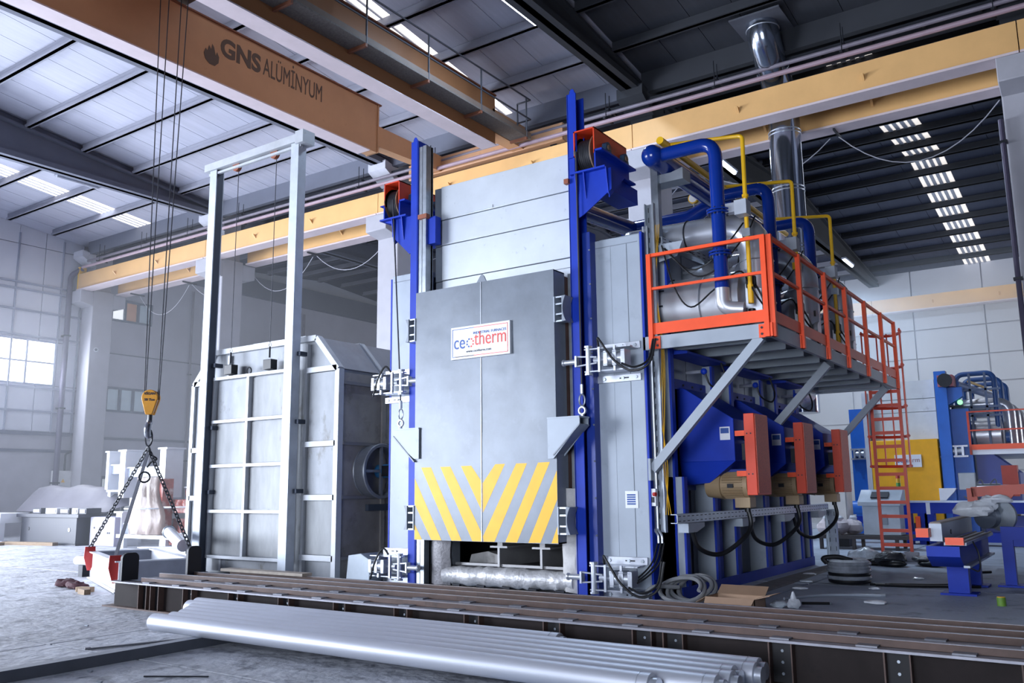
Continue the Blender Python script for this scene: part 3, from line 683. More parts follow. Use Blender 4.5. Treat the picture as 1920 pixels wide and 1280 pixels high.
b = MB(); b.box(-9.985, -9.91, PY0+.02, PY0+.16, 0, 7.82); b.box(-9.88, -9.80, PY0+.0, PY0+.18, 0, 7.82); b.box(-9.985, -9.80, PY0+.14, PY0+.2, 0, 7.82); b.build('guide_rail', zinc, fu)
b = MB(); b.box(-6.97, -6.92, PY0+.18, PY0+.26, 0, 5.0); b.box(-6.88, -6.83, PY0+.12, PY0+.26, 0, 5.0); b.build('guide_rail', zinc, fu)
MB().box(-9.95, -9.75, PY0-.05, PY0+.05, 6.42, 6.50).build('latch_stub', M('rusty_stub', '8a4a30', .6), fu); MB().box(-9.80, -9.62, PY0+.05, PY0+.2, 5.95, 6.45).build('post_stay', blue_paint, fu)
MB().box(-6.86, -6.78, PY0-.06, PY0+.02, 6.42, 6.50).build('latch_stub', M('rusty_stub', '8a4a30', .6), fu)
# lift door
DX0, DX1, DY, DZ0, DZ1 = -9.82, -6.985, 11.3, .78, 5.0
door = MB()
nx, nz = 24, 34; pts = []
dents = [(random.uniform(DX0+.2, DX1-.2), random.uniform(1.9, 4.6), random.uniform(.05, .10), random.uniform(.003, .009)*random.choice((1, 1, -1))) for _ in range(26)]
for j in range(nz+1):
    for i in range(nx+1):
        x = DX0+(DX1-DX0)*i/nx; z = DZ0+(DZ1-DZ0)*j/nz
        e = min(1, 6*min(i/nx, 1-i/nx))*min(1, 6*min(j/nz, 1-j/nz))
        d = 0 if z < 2.15 else min(1, (z-2.15)*2)*(.008*math.sin(x*2.3+1)*math.sin(z*1.7)*e+sum(a*math.exp(-((x-p)**2+(z-q)**2)/(r*r)) for p, q, r, a in dents))
        pts.append((x, DY-d*e, z))
door.sheet(pts, nx+1, nz+1, .02)
door = door.build('lift_door', door_paint, fu, angle=60)
b = MB(); b.box(DX0, DX1, DY+.02, DY+.33, DZ0, DZ0+.02); b.box(DX0, DX1, DY+.02, DY+.33, DZ1-.02, DZ1); b.box(DX0, DX0+.02, DY+.02, DY+.33, DZ0, DZ1); b.box(DX1-.02, DX1, DY+.01, DY+.33, DZ0, DZ1)
b.build('door_shell', M('door_side_paint', '7d8591', .45), door)
MB().box(DX0+.06, DX1-.005, DY+.33, DY+.52, DZ0+.03, DZ1-.05).build('door_insulation', M('rusty_door_back', '6b5048', .8, 0, .25, 3), door)
MB().bar((-8.405, DY-.004, DZ0), (-8.405, DY-.004, DZ1), .012, .012).build('centre_weld', M('pale_weld', 'b9bec6', .4, .3), door)
MB().prism([(-8.51, DY+.02, DZ1), (-8.31, DY+.02, DZ1), (-8.36, DY+.02, DZ1+.10), (-8.40, DY+.02, DZ1+.135), (-8.44, DY+.02, DZ1+.10)], (0, .03, 0)).build('lifting_lug', M('door_side_paint', '7d8591', .45), door)
def dpt(u, v): return at(740+u/4.2658, 820+v/4.2658, 1, DY)
cl = -8.405
def stripe(poly):
    P = []
    for u, v in poly:
        q = dpt(u, v); P.append((min(max(q.x, DX0+.004), DX1-.004), DY+.001, max(q.z, DZ0+.004)))
    MB().prism(P, (0, -.0025, 0)).build('hazard_stripe', stripe_paint, door, smooth=False)
stripe([(530, 228), (612, 225), (702, 362), (702, 598)]); stripe([(706, 362), (805, 213), (882, 210), (707, 600)])
stripe([(365, 235), (445, 232), (702, 776), (702, 834), (622, 832)]); stripe([(212, 240), (290, 238), (536, 832), (455, 832)])
stripe([(160, 325), (374, 830), (294, 830), (160, 530)]); stripe([(160, 695), (219, 830), (160, 830)])
stripe([(972, 207), (1058, 205), (798, 836), (712, 836), (707, 790)]); stripe([(1147, 200), (1241, 195), (978, 840), (885, 840)])
stripe([(1312, 262), (1312, 492), (1166, 842), (1070, 842)]); stripe([(1318, 700), (1318, 846), (1255, 846)])
# nameplate on the door
def spt(u, v): return at(740+u/5.0526, 460+v/5.0526, 1, DY-.05)
s0, s1, s2, s3 = spt(528, 788), spt(1088, 703), spt(1095, 1018), spt(540, 1090)
x0, x1, zb, zt = (s0.x+s3.x)/2, (s1.x+s2.x)/2, (s2.z+s3.z)/2, (s0.z+s1.z)/2
sg = MB().box(x0, x1, DY-.05, DY+.0, zb, zt).build('nameplate', white_paint, door, bevel=.004)
w_, h_ = x1-x0, zt-zb; xm = (x0+x1)/2
for mt, xa, xb in ((print_blue, x0+.03, x0+w_*.40), (print_red, x0+w_*.40, x1-.04)):
    b = MB(); b.box(xa, xb, DY-.053, DY-.05, zt-.045, zt-.035) ; b.box(xa if mt is print_blue else x0+.09, xb, DY-.053, DY-.05, zb+.035, zb+.045)
    if mt is print_blue: b.box(xa, xa+.01, DY-.053, DY-.05, zb+.05, zt-.035)
    else: b.box(xb-.01, xb, DY-.053, DY-.05, zb+.035, zt-.035)
    b.build('printed_border', mt, sg)
text('ce', (x0+.055, DY-.052, zb+h_*.50), .33, print_blue, sg, align='LEFT', sx=.82, bold=.0)
text('therm', (x1-.06, DY-.052, zb+h_*.56), .33, print_red, sg, align='RIGHT', sx=.80)
cx, cz = x0+w_*.335, zb+h_*.47
for k in range(8):
    t0 = 2*PI*k/8+.1; t1 = t0+.5
    b = MB(); b.prism([(cx+r_*math.cos(t), DY-.05, cz+r_*math.sin(t)) for r_, t in ((.052, t0), (.078, t0), (.082, (t0+t1)/2), (.078, t1), (.052, t1), (.055, (t0+t1)/2))], (0, -.003, 0)); b.build('ring_mark', print_blue if 2 <= k < 6 else print_red, sg, smooth=False)
text('INDUSTRIAL FURNACES', (x0+w_*.665, DY-.052, zt-.135), .062, print_blue, sg)
text('www.ceotherm.com', (x0+w_*.48, DY-.052, zb+.115), .062, print_dark, sg)
# gusset arms carrying the ropes
for s, xa, xb in ((1, -7.12, -6.55), (-1, -9.70, -10.28)):
    zt_ = at(1070, 783, 1, DY-.02).z if s > 0 else at(757, 806, 1, DY-.02).z
    xo = xb; xi = xa
    P = [(xi, DY-.04, zt_), (xo, DY-.04, zt_), (xo, DY-.04, zt_-.1), (xi+.10*s, DY-.04, zt_-.60), (xi, DY-.04, zt_-.60)] if s > 0 else [(xi, DY-.04, zt_), (xo, DY-.04, zt_), (xo, DY-.04, zt_-.16), (xi-.10, DY-.04, zt_-.5), (xi, DY-.04, zt_-.5)]
    arm = MB().prism(P, (0, .02, 0)).build('lifting_arm', grey_paint, door)
    MB().prism([(q[0], q[1]+.26, q[2]) for q in P], (0, .02, 0)).build('gusset', grey_paint, arm)
    MB().box(min(xi, xo), max(xi, xo), DY-.05, DY+.26, zt_-.0, zt_+.025).build('arm_plate', grey_paint, arm)
    MB().bar((xo, DY+.1, zt_-.1), (xi+.1*s, DY+.1, zt_-.55), .3, .02, (0, 1, 0)).build('arm_skin', M('door_side_paint', '7d8591', .45), arm)
# clamp pads on the door edge
for x, z, s in ((-6.985, 4.35, 1), (-6.985, 1.12, 1), (-9.82, 4.35, -1), (-9.82, 1.14, -1)):
    xo = x+.17*s
    c_ = MB().box(x, x+.02*s, DY-.02, DY+.2, z-.2, z+.2).build('clamp_pad', grey_paint, door)
    b = MB()
    for zz in (-.19, -.08, .08, .19): b.box(x, xo, DY+.0, DY+.16, z+zz-.012, z+zz+.012)
    b.build('pad_rib', zinc, c_)
    P = []
    for k in range(9):
        t = -1+2*k/8; P.append((xo+.05*s-(.055*s*(1-t*t)), DY-.02, z+.2*t))
    b = MB().prism([(xo-.02*s, DY-.02, z+.2), (xo-.02*s, DY-.02, z-.2)]+P, (0, .24, 0)); b.build('saddle', M('door_side_paint', '7d8591', .45), c_)
# lettered plate on the right panel
dpn = MB().box(-6.10, -5.89, FY-.012, FY, 1.30, 1.55).build('data_plate', white_paint, fu)
for k in range(5): MB().box(-6.07, -5.93, FY-.015, FY-.012, 1.35+k*.033, 1.372+k*.033).build('printed_row', print_blue, dpn)
ps = MB().box(-5.70, -5.62, FY+.02, FY+.1, 1.33, 1.58).build('pendant_switch', white_paint, fu)
MB().cyl((-5.64, FY-.0, 1.50), (-5.60, FY-.01, 1.50), .03, 10).build('stop_button', red_lug, ps); MB().box(-5.68, -5.64, FY+.01, FY+.02, 1.38, 1.46).build('button_row', dark_metal, ps)

# side of the furnace: skirt, posts, side plates
MB().box(-5.75, -5.33, FY+.2, FYB, 0, .03).build('base_ledge', body, fu)
MB().box(-5.345, -5.32, FY+.2, FYB, 0, .17).build('base_skirt', blue_paint, fu)
def side_post(y, zt, x1=-5.36):
    p = MB().box(-5.72, x1, y-.05, y+.02, .03, zt).build('side_post', grey_paint, fu)
    MB().box(x1, x1+.035, y-.06, y+.06, .03, zt).build('post_flange', blue_paint, p)
for y in (12.25, 13.42, 14.30, 15.80, 16.75, 17.9, 18.5): side_post(y, 1.75)
for k, y in enumerate((12.25, 13.9, 14.75, 16.35, 17.2, 18.5)): side_post(y, 5.4 if k == 0 else 3.6, -5.5)
for k in range(7): MB().box(-5.71, -5.66, 12.3+k*.9, 12.3+k*.9+.82, .1, 1.7).build('side_sheet', body, fu)
for k in range(7): MB().box(-5.71, -5.64, 12.3+k*.9, 12.3+k*.9+.86, 1.75, 5.4).build('side_sheet', M('mid_side_sheet', '8a919c', .4, .3), fu)
for k in range(3):
    y0 = 12.35+k*2.42
    b = MB().prism([(-5.62, y0, 3.28), (-5.62, y0, 3.12), (-5.62, y0+1.9, 3.12), (-5.62, y0+1.9, 3.28)], (.03, 0, 0)).build('bolted_strip', blue_paint, fu)
    for j in range(5): MB().ball((-5.585, y0+.2+j*.36, 3.2), .022, 6).build('bolt', dark_metal, b)
    MB().hexa([(-5.7, y0, 3.62), (-5.25, y0, 3.62), (-5.25, y0+1.6, 3.62), (-5.7, y0+1.6, 3.62)], [(-5.7, y0, 3.74), (-5.25, y0, 3.66), (-5.25, y0+1.6, 3.66), (-5.7, y0+1.6, 3.74)]).build('blue_ledge', blue_paint, fu)
    s_ = MB().cyl((-5.6, y0+.75, 3.42), (-5.35, y0+.75, 3.42), .03, 8).build('side_sensor', bright_steel, fu)
    MB().ball((-5.3, y0+.75, 3.42), .055, 10).build('sensor_cap', blue_paint, s_)
    MB().tube(spline([(-5.28, y0+.75, 3.38), (-5.22, y0+.8, 3.2), (-5.1, y0+1.0, 3.12), (-5.1, y0+1.2, 3.3), (-5.2, y0+1.25, 3.6)]), .016, 6).build('sensor_cable', black_rubber, s_)

# ------------------------------------------------------------------ rope hoists on the posts
def hoist(x0, x1, z, s, label):
    """orange drum hood on a blue cantilever bracket; x0..x1 hood width, z deck height, s = side of the post"""
    h = thing('rope_hoist', label, 'hoist', ((x0+x1)/2, 11.6, z))
    ya, yb = 11.50, 12.62
    b = MB(); zz0, zz1 = z+.26, z+.70
    b.box(x0, x0+.02, ya, yb, zz0, zz1); b.box(x1-.02, x1, ya, yb, zz0, zz1); b.box(x0, x1, ya, yb, zz1-.02, zz1); b.box(x0, x1, yb-.02, yb, zz0, zz1)
    b.build('drum_housing', red_orange, h)
    xc = (x0+x1)/2-.04; yc, zc_ = ya+.33, z+.34
    d = MB().cyl((xc-.12, yc, zc_), (xc+.12, yc, zc_), .27, 24).build('rope_drum', dark_metal, h)
    for k in range(7): MB().ring((xc-.11+k*.036, yc, zc_), (1, 0, 0), .275, .018, 24, 6).build('rope_coil', rope_mat, d)
    for xx in (xc-.14, xc+.14): MB().cyl((xx-.010, yc, zc_), (xx+.010, yc, zc_), .335, 28).build('drum_flange', M('brown_flange', '7a5f4c', .55), d)
    for yy in (ya+.33, yb-.18):
        bb = MB().prism([(x1, yy-.11, z+.33), (x1, yy+.11, z+.33), (x1, yy+.075, z+.44)]+[(x1, yy+.085*math.cos(t), z+.44+.085*math.sin(t)) for t in [PI*k/6 for k in range(1, 6)]]+[(x1, yy-.075, z+.44)], (.08, 0, 0)).build('bearing', M('blue_grey_bearing', '33506e', .45), h)
        MB().cyl((x1+.08, yy, z+.43), (x1+.10, yy, z+.43), .045, 12).build('shaft_end', M('brown_flange', '7a5f4c', .55), bb)
    fr = MB(); fr.box(x1-.01, x1+.13, ya, yb+.08, z+.29, z+.32); fr.box(x1-.01, x1+.015, ya, yb+.04, z+.0, z+.30); fr.box(x0-.01, x0+.015, ya, yb, z+.0, z+.28); fr.box(x0-.10, x0+.01, ya, yb, z+.27, z+.29)
    fr.box(x0-.06, x1+.20, ya-.05, yb-.1, z-.03, z)
    fr.build('support_frame', blue_paint, h)
    bp_ = [(x0-.05, 11.54, z-.03), (x1+.26, 11.54, z-.03), (x1+.26, 11.54, z-.38), (x0+.14, 11.54, z-.70), (x0-.0, 11.54, z-.76), (x0-.05, 11.54, z-.2)] if s > 0 else [(x0-.02, 11.54, z-.03), (x1+.30, 11.54, z-.03), (x1+.30, 11.54, z-.72), (x1+.22, 11.54, z-.74), (x0+.18, 11.54, z-.34), (x0+.18, 11.54, z-.1)]
    MB().prism(bp_, (0, .02, 0)).build('bracket_plate', blue_paint, h)
    for xx in ((x0+.02, x0+.18, x1+.20) if s > 0 else (x0+.22, x1+.08)):
        MB().prism([(xx, ya-.04, z-.03), (xx, 11.55, z-.03), (xx, 11.55, z-.45), (xx, 11.53, z-.45)], (.015, 0, 0)).build('bracket_rib', blue_paint, h)
        MB().prism([(xx, 11.56, z-.03), (xx, 12.1, z-.03), (xx, 11.56, z-.5)], (.015, 0, 0)).build('bracket_rib', blue_paint, h)
    MB().box(x1-.25, x1+.12, 11.7, yb+.12, z-.30, z-.04).build('bracket_box', blue_paint, h)
    return h, xc, yc-.30, zc_
h1 = hoist(-6.68, -6.30, 6.57, 1, 'orange-hooded rope drum on blue bracket atop the right post')
h2 = hoist(-10.80, -10.42, 6.57, -1, 'orange-hooded rope drum on blue bracket beside the left post')
def drop_rope(x, y, zt_, xb, zb_, label):
    r = thing('hoist_rope', label, 'rope', (x, y, zb_))
    MB().cyl((x, y, zt_), (xb, y, zb_+.42), .014, 7).build('wire_rope', rope_mat, r)
    MB().cyl((xb, y, zb_+.36), (xb, y, zb_+.50), .028, 8).build('ferrule', zinc, r)
    MB().tube([(xb+.05*math.sin(t), y, zb_+.26+.09*math.cos(t)) for t in [2*PI*k/12 for k in range(12)]], .012, 6, True).build('thimble', zinc, r)
    MB().ring((xb, y, zb_+.10), (0, 1, 0), .055, .02, 14, 7).build('eye_bolt', bright_steel, r); MB().cyl((xb, y, zb_-.0), (xb, y, zb_+.05), .03, 8).build('eye_shank', bright_steel, r)
zr_ = at(1090, 783, 1, 11.35).z+.02; drop_rope(-6.62, 11.47, h1[3], -6.62, zr_, 'wire rope and eye bolt lifting the right door arm')
zl_ = at(735, 806, 1, 11.35).z+.02; drop_rope(-10.55, 11.47, h2[3], -10.30, zl_, 'wire rope and eye bolt lifting the left door arm')

# ------------------------------------------------------------------ door clamps (toggle cylinders)
def clamp(x, z, s, label):
    """s=+1: plunger points to -X (right-hand clamp)"""
    c = thing('door_clamp', label, 'clamp', (x, FY-.15, z))
    X = lambda a: x+a*s
    for dz in (.23, -.26):
        p = MB().box(X(0), X(-.80), FY-.035, FY-.0, z+dz-.055, z+dz+.055).build('base_plate', bright_steel, c, bevel=.004)
        for a in (-.08, -.30, -.62): MB().cyl((X(a), FY-.05, z+dz), (X(a), FY-.03, z+dz), .026, 6).build('bolt_head', zinc, p)
        MB().box(X(-.2), X(-.36), FY-.037, FY-.035, z+dz-.01, z+dz+.01).build('slot', dark_metal, p)
    yy = FY-.36
    for dz in (.17, -.17): MB().box(X(-.05), X(-.60), yy-.02, FY-.03, z+dz-.008, z+dz+.008).build('side_lug', bright_steel, c); MB().bar((X(.0), yy+.04, z+dz), (X(-.76), yy, z+dz), .10, .018, (0, 1, 0)).build('side_bar', bright_steel, c)
    MB().cyl((X(-.08), yy, z), (X(-.38), yy, z), .095, 18).build('cylinder', bright_steel, c)
    for a in (-.08, -.22, -.37): MB().box(X(a-.035), X(a+.035), yy-.10, yy+.10, z-.115, z+.115).build('cylinder_head', bright_steel, c, bevel=.006)
    for dz in (-.09, .09): MB().cyl((X(-.06), yy-.09, z+dz), (X(-.40), yy-.09, z+dz), .012, 6).build('tie_rod', zinc, c)
    MB().cyl((X(-.38), yy, z), (X(-.60), yy, z), .028, 10).build('piston_rod', bright_steel, c); MB().cyl((X(-.53), yy, z), (X(-.61), yy, z), .042, 10).build('rod_clevis', bright_steel, c)
    for a in (-.24, -.50): MB().box(X(a-.018), X(a+.018), yy-.06, yy-.02, z-.19, z+.19).build('stay', bright_steel, c)
    MB().cyl((X(-.70), yy-.02, z-.21), (X(-.70), yy-.02, z+.21), .042, 12).build('hinge_pin', bright_steel, c)
    for dz in (-.21, .21): MB().cyl((X(-.70), yy-.02, z+dz-.015), (X(-.70), yy-.02, z+dz+.015), .062, 12).build('pin_washer', bright_steel, c)
    for dz in (-.075, .075): MB().bar((X(-.56), yy-.0, z+dz*.6), (X(-.90), yy-.03, z+dz), .06, .02, (0, 1, 0)).build('toggle_link', bright_steel, c)
    MB().box(X(-.88), X(-.91), yy-.08, yy+.02, z-.085, z+.085).build('yoke', bright_steel, c)
    MB().cyl((X(-.91), yy-.03, z), (X(-1.12), yy-.03, z), .042, 14).build('plunger', bright_steel, c); MB().ball((X(-1.13), yy-.03, z), .056, 12, (.7, 1, 1)).build('plunger_tip', bright_steel, c)
    MB().tube(spline([(X(-.52), yy-.02, z+.2), (X(-.50), yy-.08, z+.32), (X(-.42), yy-.12, z+.24), (X(-.2), yy-.14, z-.05), (X(.06), yy-.10, z-.22), (X(.30), yy+.0, z-.12), (X(.36), yy+.12, z+.25)]) if s > 0 else spline([(X(-.45), yy-.02, z+.2), (X(-.35), yy-.06, z+.30), (X(-.22), yy-.1, z+.1), (X(-.08), yy-.08, z-.22)]), .018, 7).build('hose', black_rubber, c)
    MB().tube(spline([(X(-.1), yy-.1, z-.1), (X(.1), yy-.08, z-.17), (X(.28), yy+.02, z-.06), (X(.31), yy+.14, z+.25)]), .016, 7).build('hose', black_rubber, c) if s > 0 else None
    return c
zA = at(1150, 675, 1, FY-.2).z; zB = at(1150, 1082, 1, FY-.2).z; zC = at(745, 720, 1, FY-.2).z; zD = at(740, 1060, 1, FY-.2).z
clamp(-5.76, zA, 1, 'plated toggle clamp with black hoses high on the right grey panel'); clamp(-5.76, zB, 1, 'plated toggle clamp with black hoses low on the right grey panel')
clamp(-10.95, zC, -1, 'plated toggle clamp high on the left grey panel'); clamp(-10.95, zD, -1, 'plated toggle clamp low on the left grey panel')
# ================================================================== WORK PLATFORM, LADDER
PX0, PX1, PYA, PYB, PZ = -5.68, -3.74, 11.80, 20.1, 3.84
deepgrey = M('platform_grey_paint', '9aa3ae', .45, 0, .07, 2)
pf_ = thing('work_platform', 'grey service platform with orange railing bracketed high on the furnace side', 'platform', (-4.7, 16, PZ))
MB().box(PX0-.04, PX1, PYA, PYA+.06, PZ-.20, PZ).build('edge_beam', deepgrey, pf_); MB().box(PX1-.06, PX1, PYA+.06, PYB, PZ-.20, PZ).build('edge_beam', deepgrey, pf_)
MB().box(PX0, PX1, PYB-.06, PYB, PZ-.20, PZ).build('edge_beam', deepgrey, pf_)
for k in range(8): MB().box(PX0+.03, PX1-.06, PYA+.06+k*1.027, PYA+.06+k*1.027+1.02, PZ-.012, PZ+.004).build('deck_plate', M('deck_plate_dark', '5a6068', .6, .3), pf_)
for k in range(9):
    y = PYA+.6+k*.93
    b = MB(); b.box(PX0, PX1-.30, y-.05, y+.05, PZ-.16, PZ-.15); b.box(PX0, PX1-.30, y-.006, y+.006, PZ-.15, PZ-.02); b.build('joist', deepgrey, pf_)
for y in (11.86, 15.3, 19.85):
    MB().bar((-5.66, y, 1.86), (-3.93, y, 3.66), .10, .13, (0, 1, 0)).build('knee_brace', deepgrey, pf_)
    MB().box(-5.70, -5.66, y-.09, y+.09, 1.70, 2.02).build('brace_foot', deepgrey, pf_)
posts = [(PX1+.0, at(px, py, 0, PX1).y) for px, py in ((1450, 629), (1504, 652), (1552.5, 672), (1591, 688), (1627.5, 702), (1658, 716))]+[(PX1, PYB-.04)]
def rail_run(ax, a, b_, fixed):
    for z, w in ((PZ+1.24, .05), (PZ+.72, .04)):
        if ax == 'x': MB().box(a, b_, fixed-.02, fixed+.03, z-w/2, z+w/2).build('handrail', orange_paint, pf_)
        else: MB().box(fixed-.02, fixed+.03, a, b_, z-w/2, z+w/2).build('handrail', orange_paint, pf_)
    if ax == 'x': MB().box(a, b_, fixed, fixed+.012, PZ+.02, PZ+.19).build('toe_board', orange_paint, pf_)
    else: MB().box(fixed, fixed+.012, a, b_, PZ+.02, PZ+.19).build('toe_board', orange_paint, pf_)
rail_run('x', -5.54, PX1-.03, PYA-.03); rail_run('y', PYA+.04, PYB, PX1+.0)
for (x, y) in [(-5.56, PYA-.03), (PX1-.06, PYA-.03)]+[(PX1+.02, p[1]) for p in posts]:
    p = MB().box(x-.035, x+.035, y-.035, y+.035, PZ-.20, PZ+1.26).build('railing_post', orange_paint, pf_)
    sx = -1 if x > -5 else 1
    if y < PYA: MB().box(x, x+.13*sx, y+.01, y+.03, PZ-.20, PZ-.01).build('post_plate', orange_paint, p); [MB().cyl((x+.085*sx, y+.0, PZ-dz), (x+.085*sx, y+.012, PZ-dz), .018, 8).build('bolt', dark_metal, p) for dz in (.06, .15)]
    else: MB().box(x-.03, x-.0, y-.08, y+.08, PZ-.2, PZ-.01).build('post_plate', orange_paint, p)
ld = MB().box(-4.38, -4.32, 20.27, 20.33, 0.0, PZ+1.25).build('ladder_stile', red_orange, pf_); MB().box(-3.80, -3.74, 20.27, 20.33, 0.0, PZ+1.25).build('ladder_stile', red_orange, pf_)
for k in range(13): MB().box(-4.32, -3.80, 20.28, 20.32, .30+k*.298, .37+k*.298).build('ladder_rung', red_orange, pf_)
for z in (2.0, 2.65, 3.3, 4.2, 4.95):
    MB().tube([(-4.06+.40*math.cos(t), 20.33+.66*math.sin(t), z) for t in [PI*k/12 for k in range(13)]], .035, 6).build('cage_hoop', red_orange, pf_)
for t in (.0, .5, 1.05, PI/2, 2.1, 2.64, PI): MB().cyl((-4.06+.40*math.cos(t), 20.33+.66*math.sin(t), 2.0), (-4.06+.40*math.cos(t), 20.33+.66*math.sin(t), 5.0), .018, 5).build('cage_bar', red_orange, pf_)
cb = thing('ladder_block', 'small concrete block wedged under the right foot of the orange ladder', 'block', (-3.7, 20.2, 0)); MB().box(-3.90, -3.62, 20.14, 20.26, 0, .20).build('block_body', concrete, cb, bevel=.01)

# ================================================================== AIR HEADER, GAS LINE
PIT = 2.42
AX, AY0, AZ, AR = -5.5, 11.92, 6.72, .175
V1X, V1Y = -4.5, 11.95
ah = thing('air_header', 'gloss blue combustion air header with three dropping branches above the platform', 'pipe', (AX, 15, AZ))
MB().cyl((AX, AY0, AZ), (AX, 17.3, AZ), AR, 24).build('header_pipe', blue_gloss, ah); MB().ball((AX, AY0, AZ), AR, 20).build('end_cap', blue_gloss, ah)
for k in range(3):
    y = V1Y+PIT*k+.02
    br = MB().tube(fillet([(AX, y, AZ), (V1X, y, AZ), (V1X, y, 4.45)], .26, 8), .105, 18).build('branch_pipe', blue_gloss, ah)
    for z in (5.62, 4.98):
        fl_ = MB(); fl_.cyl((V1X, y, z-.035), (V1X, y, z-.008), .17, 20); fl_.cyl((V1X, y, z+.008), (V1X, y, z+.035), .17, 20); fl_.build('flange', blue_gloss, br)
        for j in range(8): MB().cyl((V1X+.145*math.cos(j*PI/4), y+.145*math.sin(j*PI/4), z-.055), (V1X+.145*math.cos(j*PI/4), y+.145*math.sin(j*PI/4), z+.055), .013, 6).build('flange_bolt', dark_metal, br)
    MB().tube(fillet([(V1X, y, 4.46), (V1X, y, 4.16), (V1X+.30, y+.05, 4.12)], .16, 7), .108, 16).build('silver_elbow', steel_sheet, br)
    ac = MB().box(V1X+.12, V1X+.38, y-.02, y+.12, 5.58, 5.72).build('valve_bracket', bright_steel, br); MB().box(V1X+.26, V1X+.44, y-.04, y+.16, 5.52, 5.74).build('valve_actuator', M('actuator_grey', 'a8aeb8', .4), br)
MB().tube([(-7.4, 14.62, 6.48), (-6.05, 14.62, 6.48), (-5.75, 14.62, 6.62), (-5.4, 14.62, 6.66), (-5.2, 14.62, 6.66)], [.17, .17, .135, .13, .13], 20).build('supply_pipe', blue_gloss, ah)
MB().tube(fillet([(-7.2, 12.1, 5.9), (-7.2, 12.1, 6.3), (-7.2, 14.62, 6.48)], .2), .15, 16).build('supply_riser', blue_gloss, ah)
for y in (12.3, 16.3):
    sp_ = MB(); sp_.box(AX-.20, AX-.08, y-.06, y+.06, 5.5, 7.02); sp_.build('header_post', zinc, ah)
    MB().prism([(AX-.2, y+.02, AZ-AR-.14), (AX+.32, y+.02, AZ-AR-.14), (AX+.32, y+.02, AZ-AR+.05), (AX+.12, y+.02, AZ-AR+.0), (AX-.2, y+.02, AZ-AR-.0)], (0, .3, 0)).build('saddle_support', M('saddle_grey', '8f959e', .4, .4), ah)
gl = thing('gas_line', 'yellow gas line with thin branches running beside the blue air header', 'pipe', (-5.3, 15, 6.9))
MB().cyl((-5.38, 12.0, 6.96), (-5.38, 18.3, 6.96), .052, 12).build('main_pipe', yellow_paint, gl); MB().cyl((-5.38, 11.95, 6.96), (-5.38, 12.3, 6.96), .062, 12).build('pipe_cap', yellow_paint, gl)
for k in range(3):
    y = 12.15+PIT*k
    br = MB().tube(fillet([(-5.38, y+.1, 6.98), (-4.14, y+.02, 6.80), (-4.14, y, 5.9), (-4.14, y, 4.25)], .07, 5), .032, 10).build('branch_pipe', yellow_paint, gl)
    for z in (5.85, 5.75): MB().cyl((-4.14, y, z-.02), (-4.14, y, z+.02), .05, 8).build('union_nut', yellow_paint, br)
    MB().box(-4.2, -4.08, y-.06, y+.06, 5.22, 5.34).build('gas_valve', yellow_paint if k == 1 else zinc, br)
    MB().cyl((-4.14, y, 4.22), (-4.14, y, 4.5), .042, 10).build('hose_end', yellow_paint, br)
gg = thing('pressure_gauge', 'small yellow dial gauge standing on the blue supply pipe', 'gauge', (-6.2, 14.62, 6.7))
MB().cyl((-5.95, 14.62, 6.6), (-5.95, 14.62, 6.78), .02, 8).build('stem', zinc, gg); MB().cyl((-5.95, 14.58, 6.86), (-5.95, 14.66, 6.86), .10, 18).build('case', yellow_paint, gg); MB().cyl((-5.95, 14.575, 6.86), (-5.95, 14.58, 6.86), .082, 18).build('dial', cream, gg)

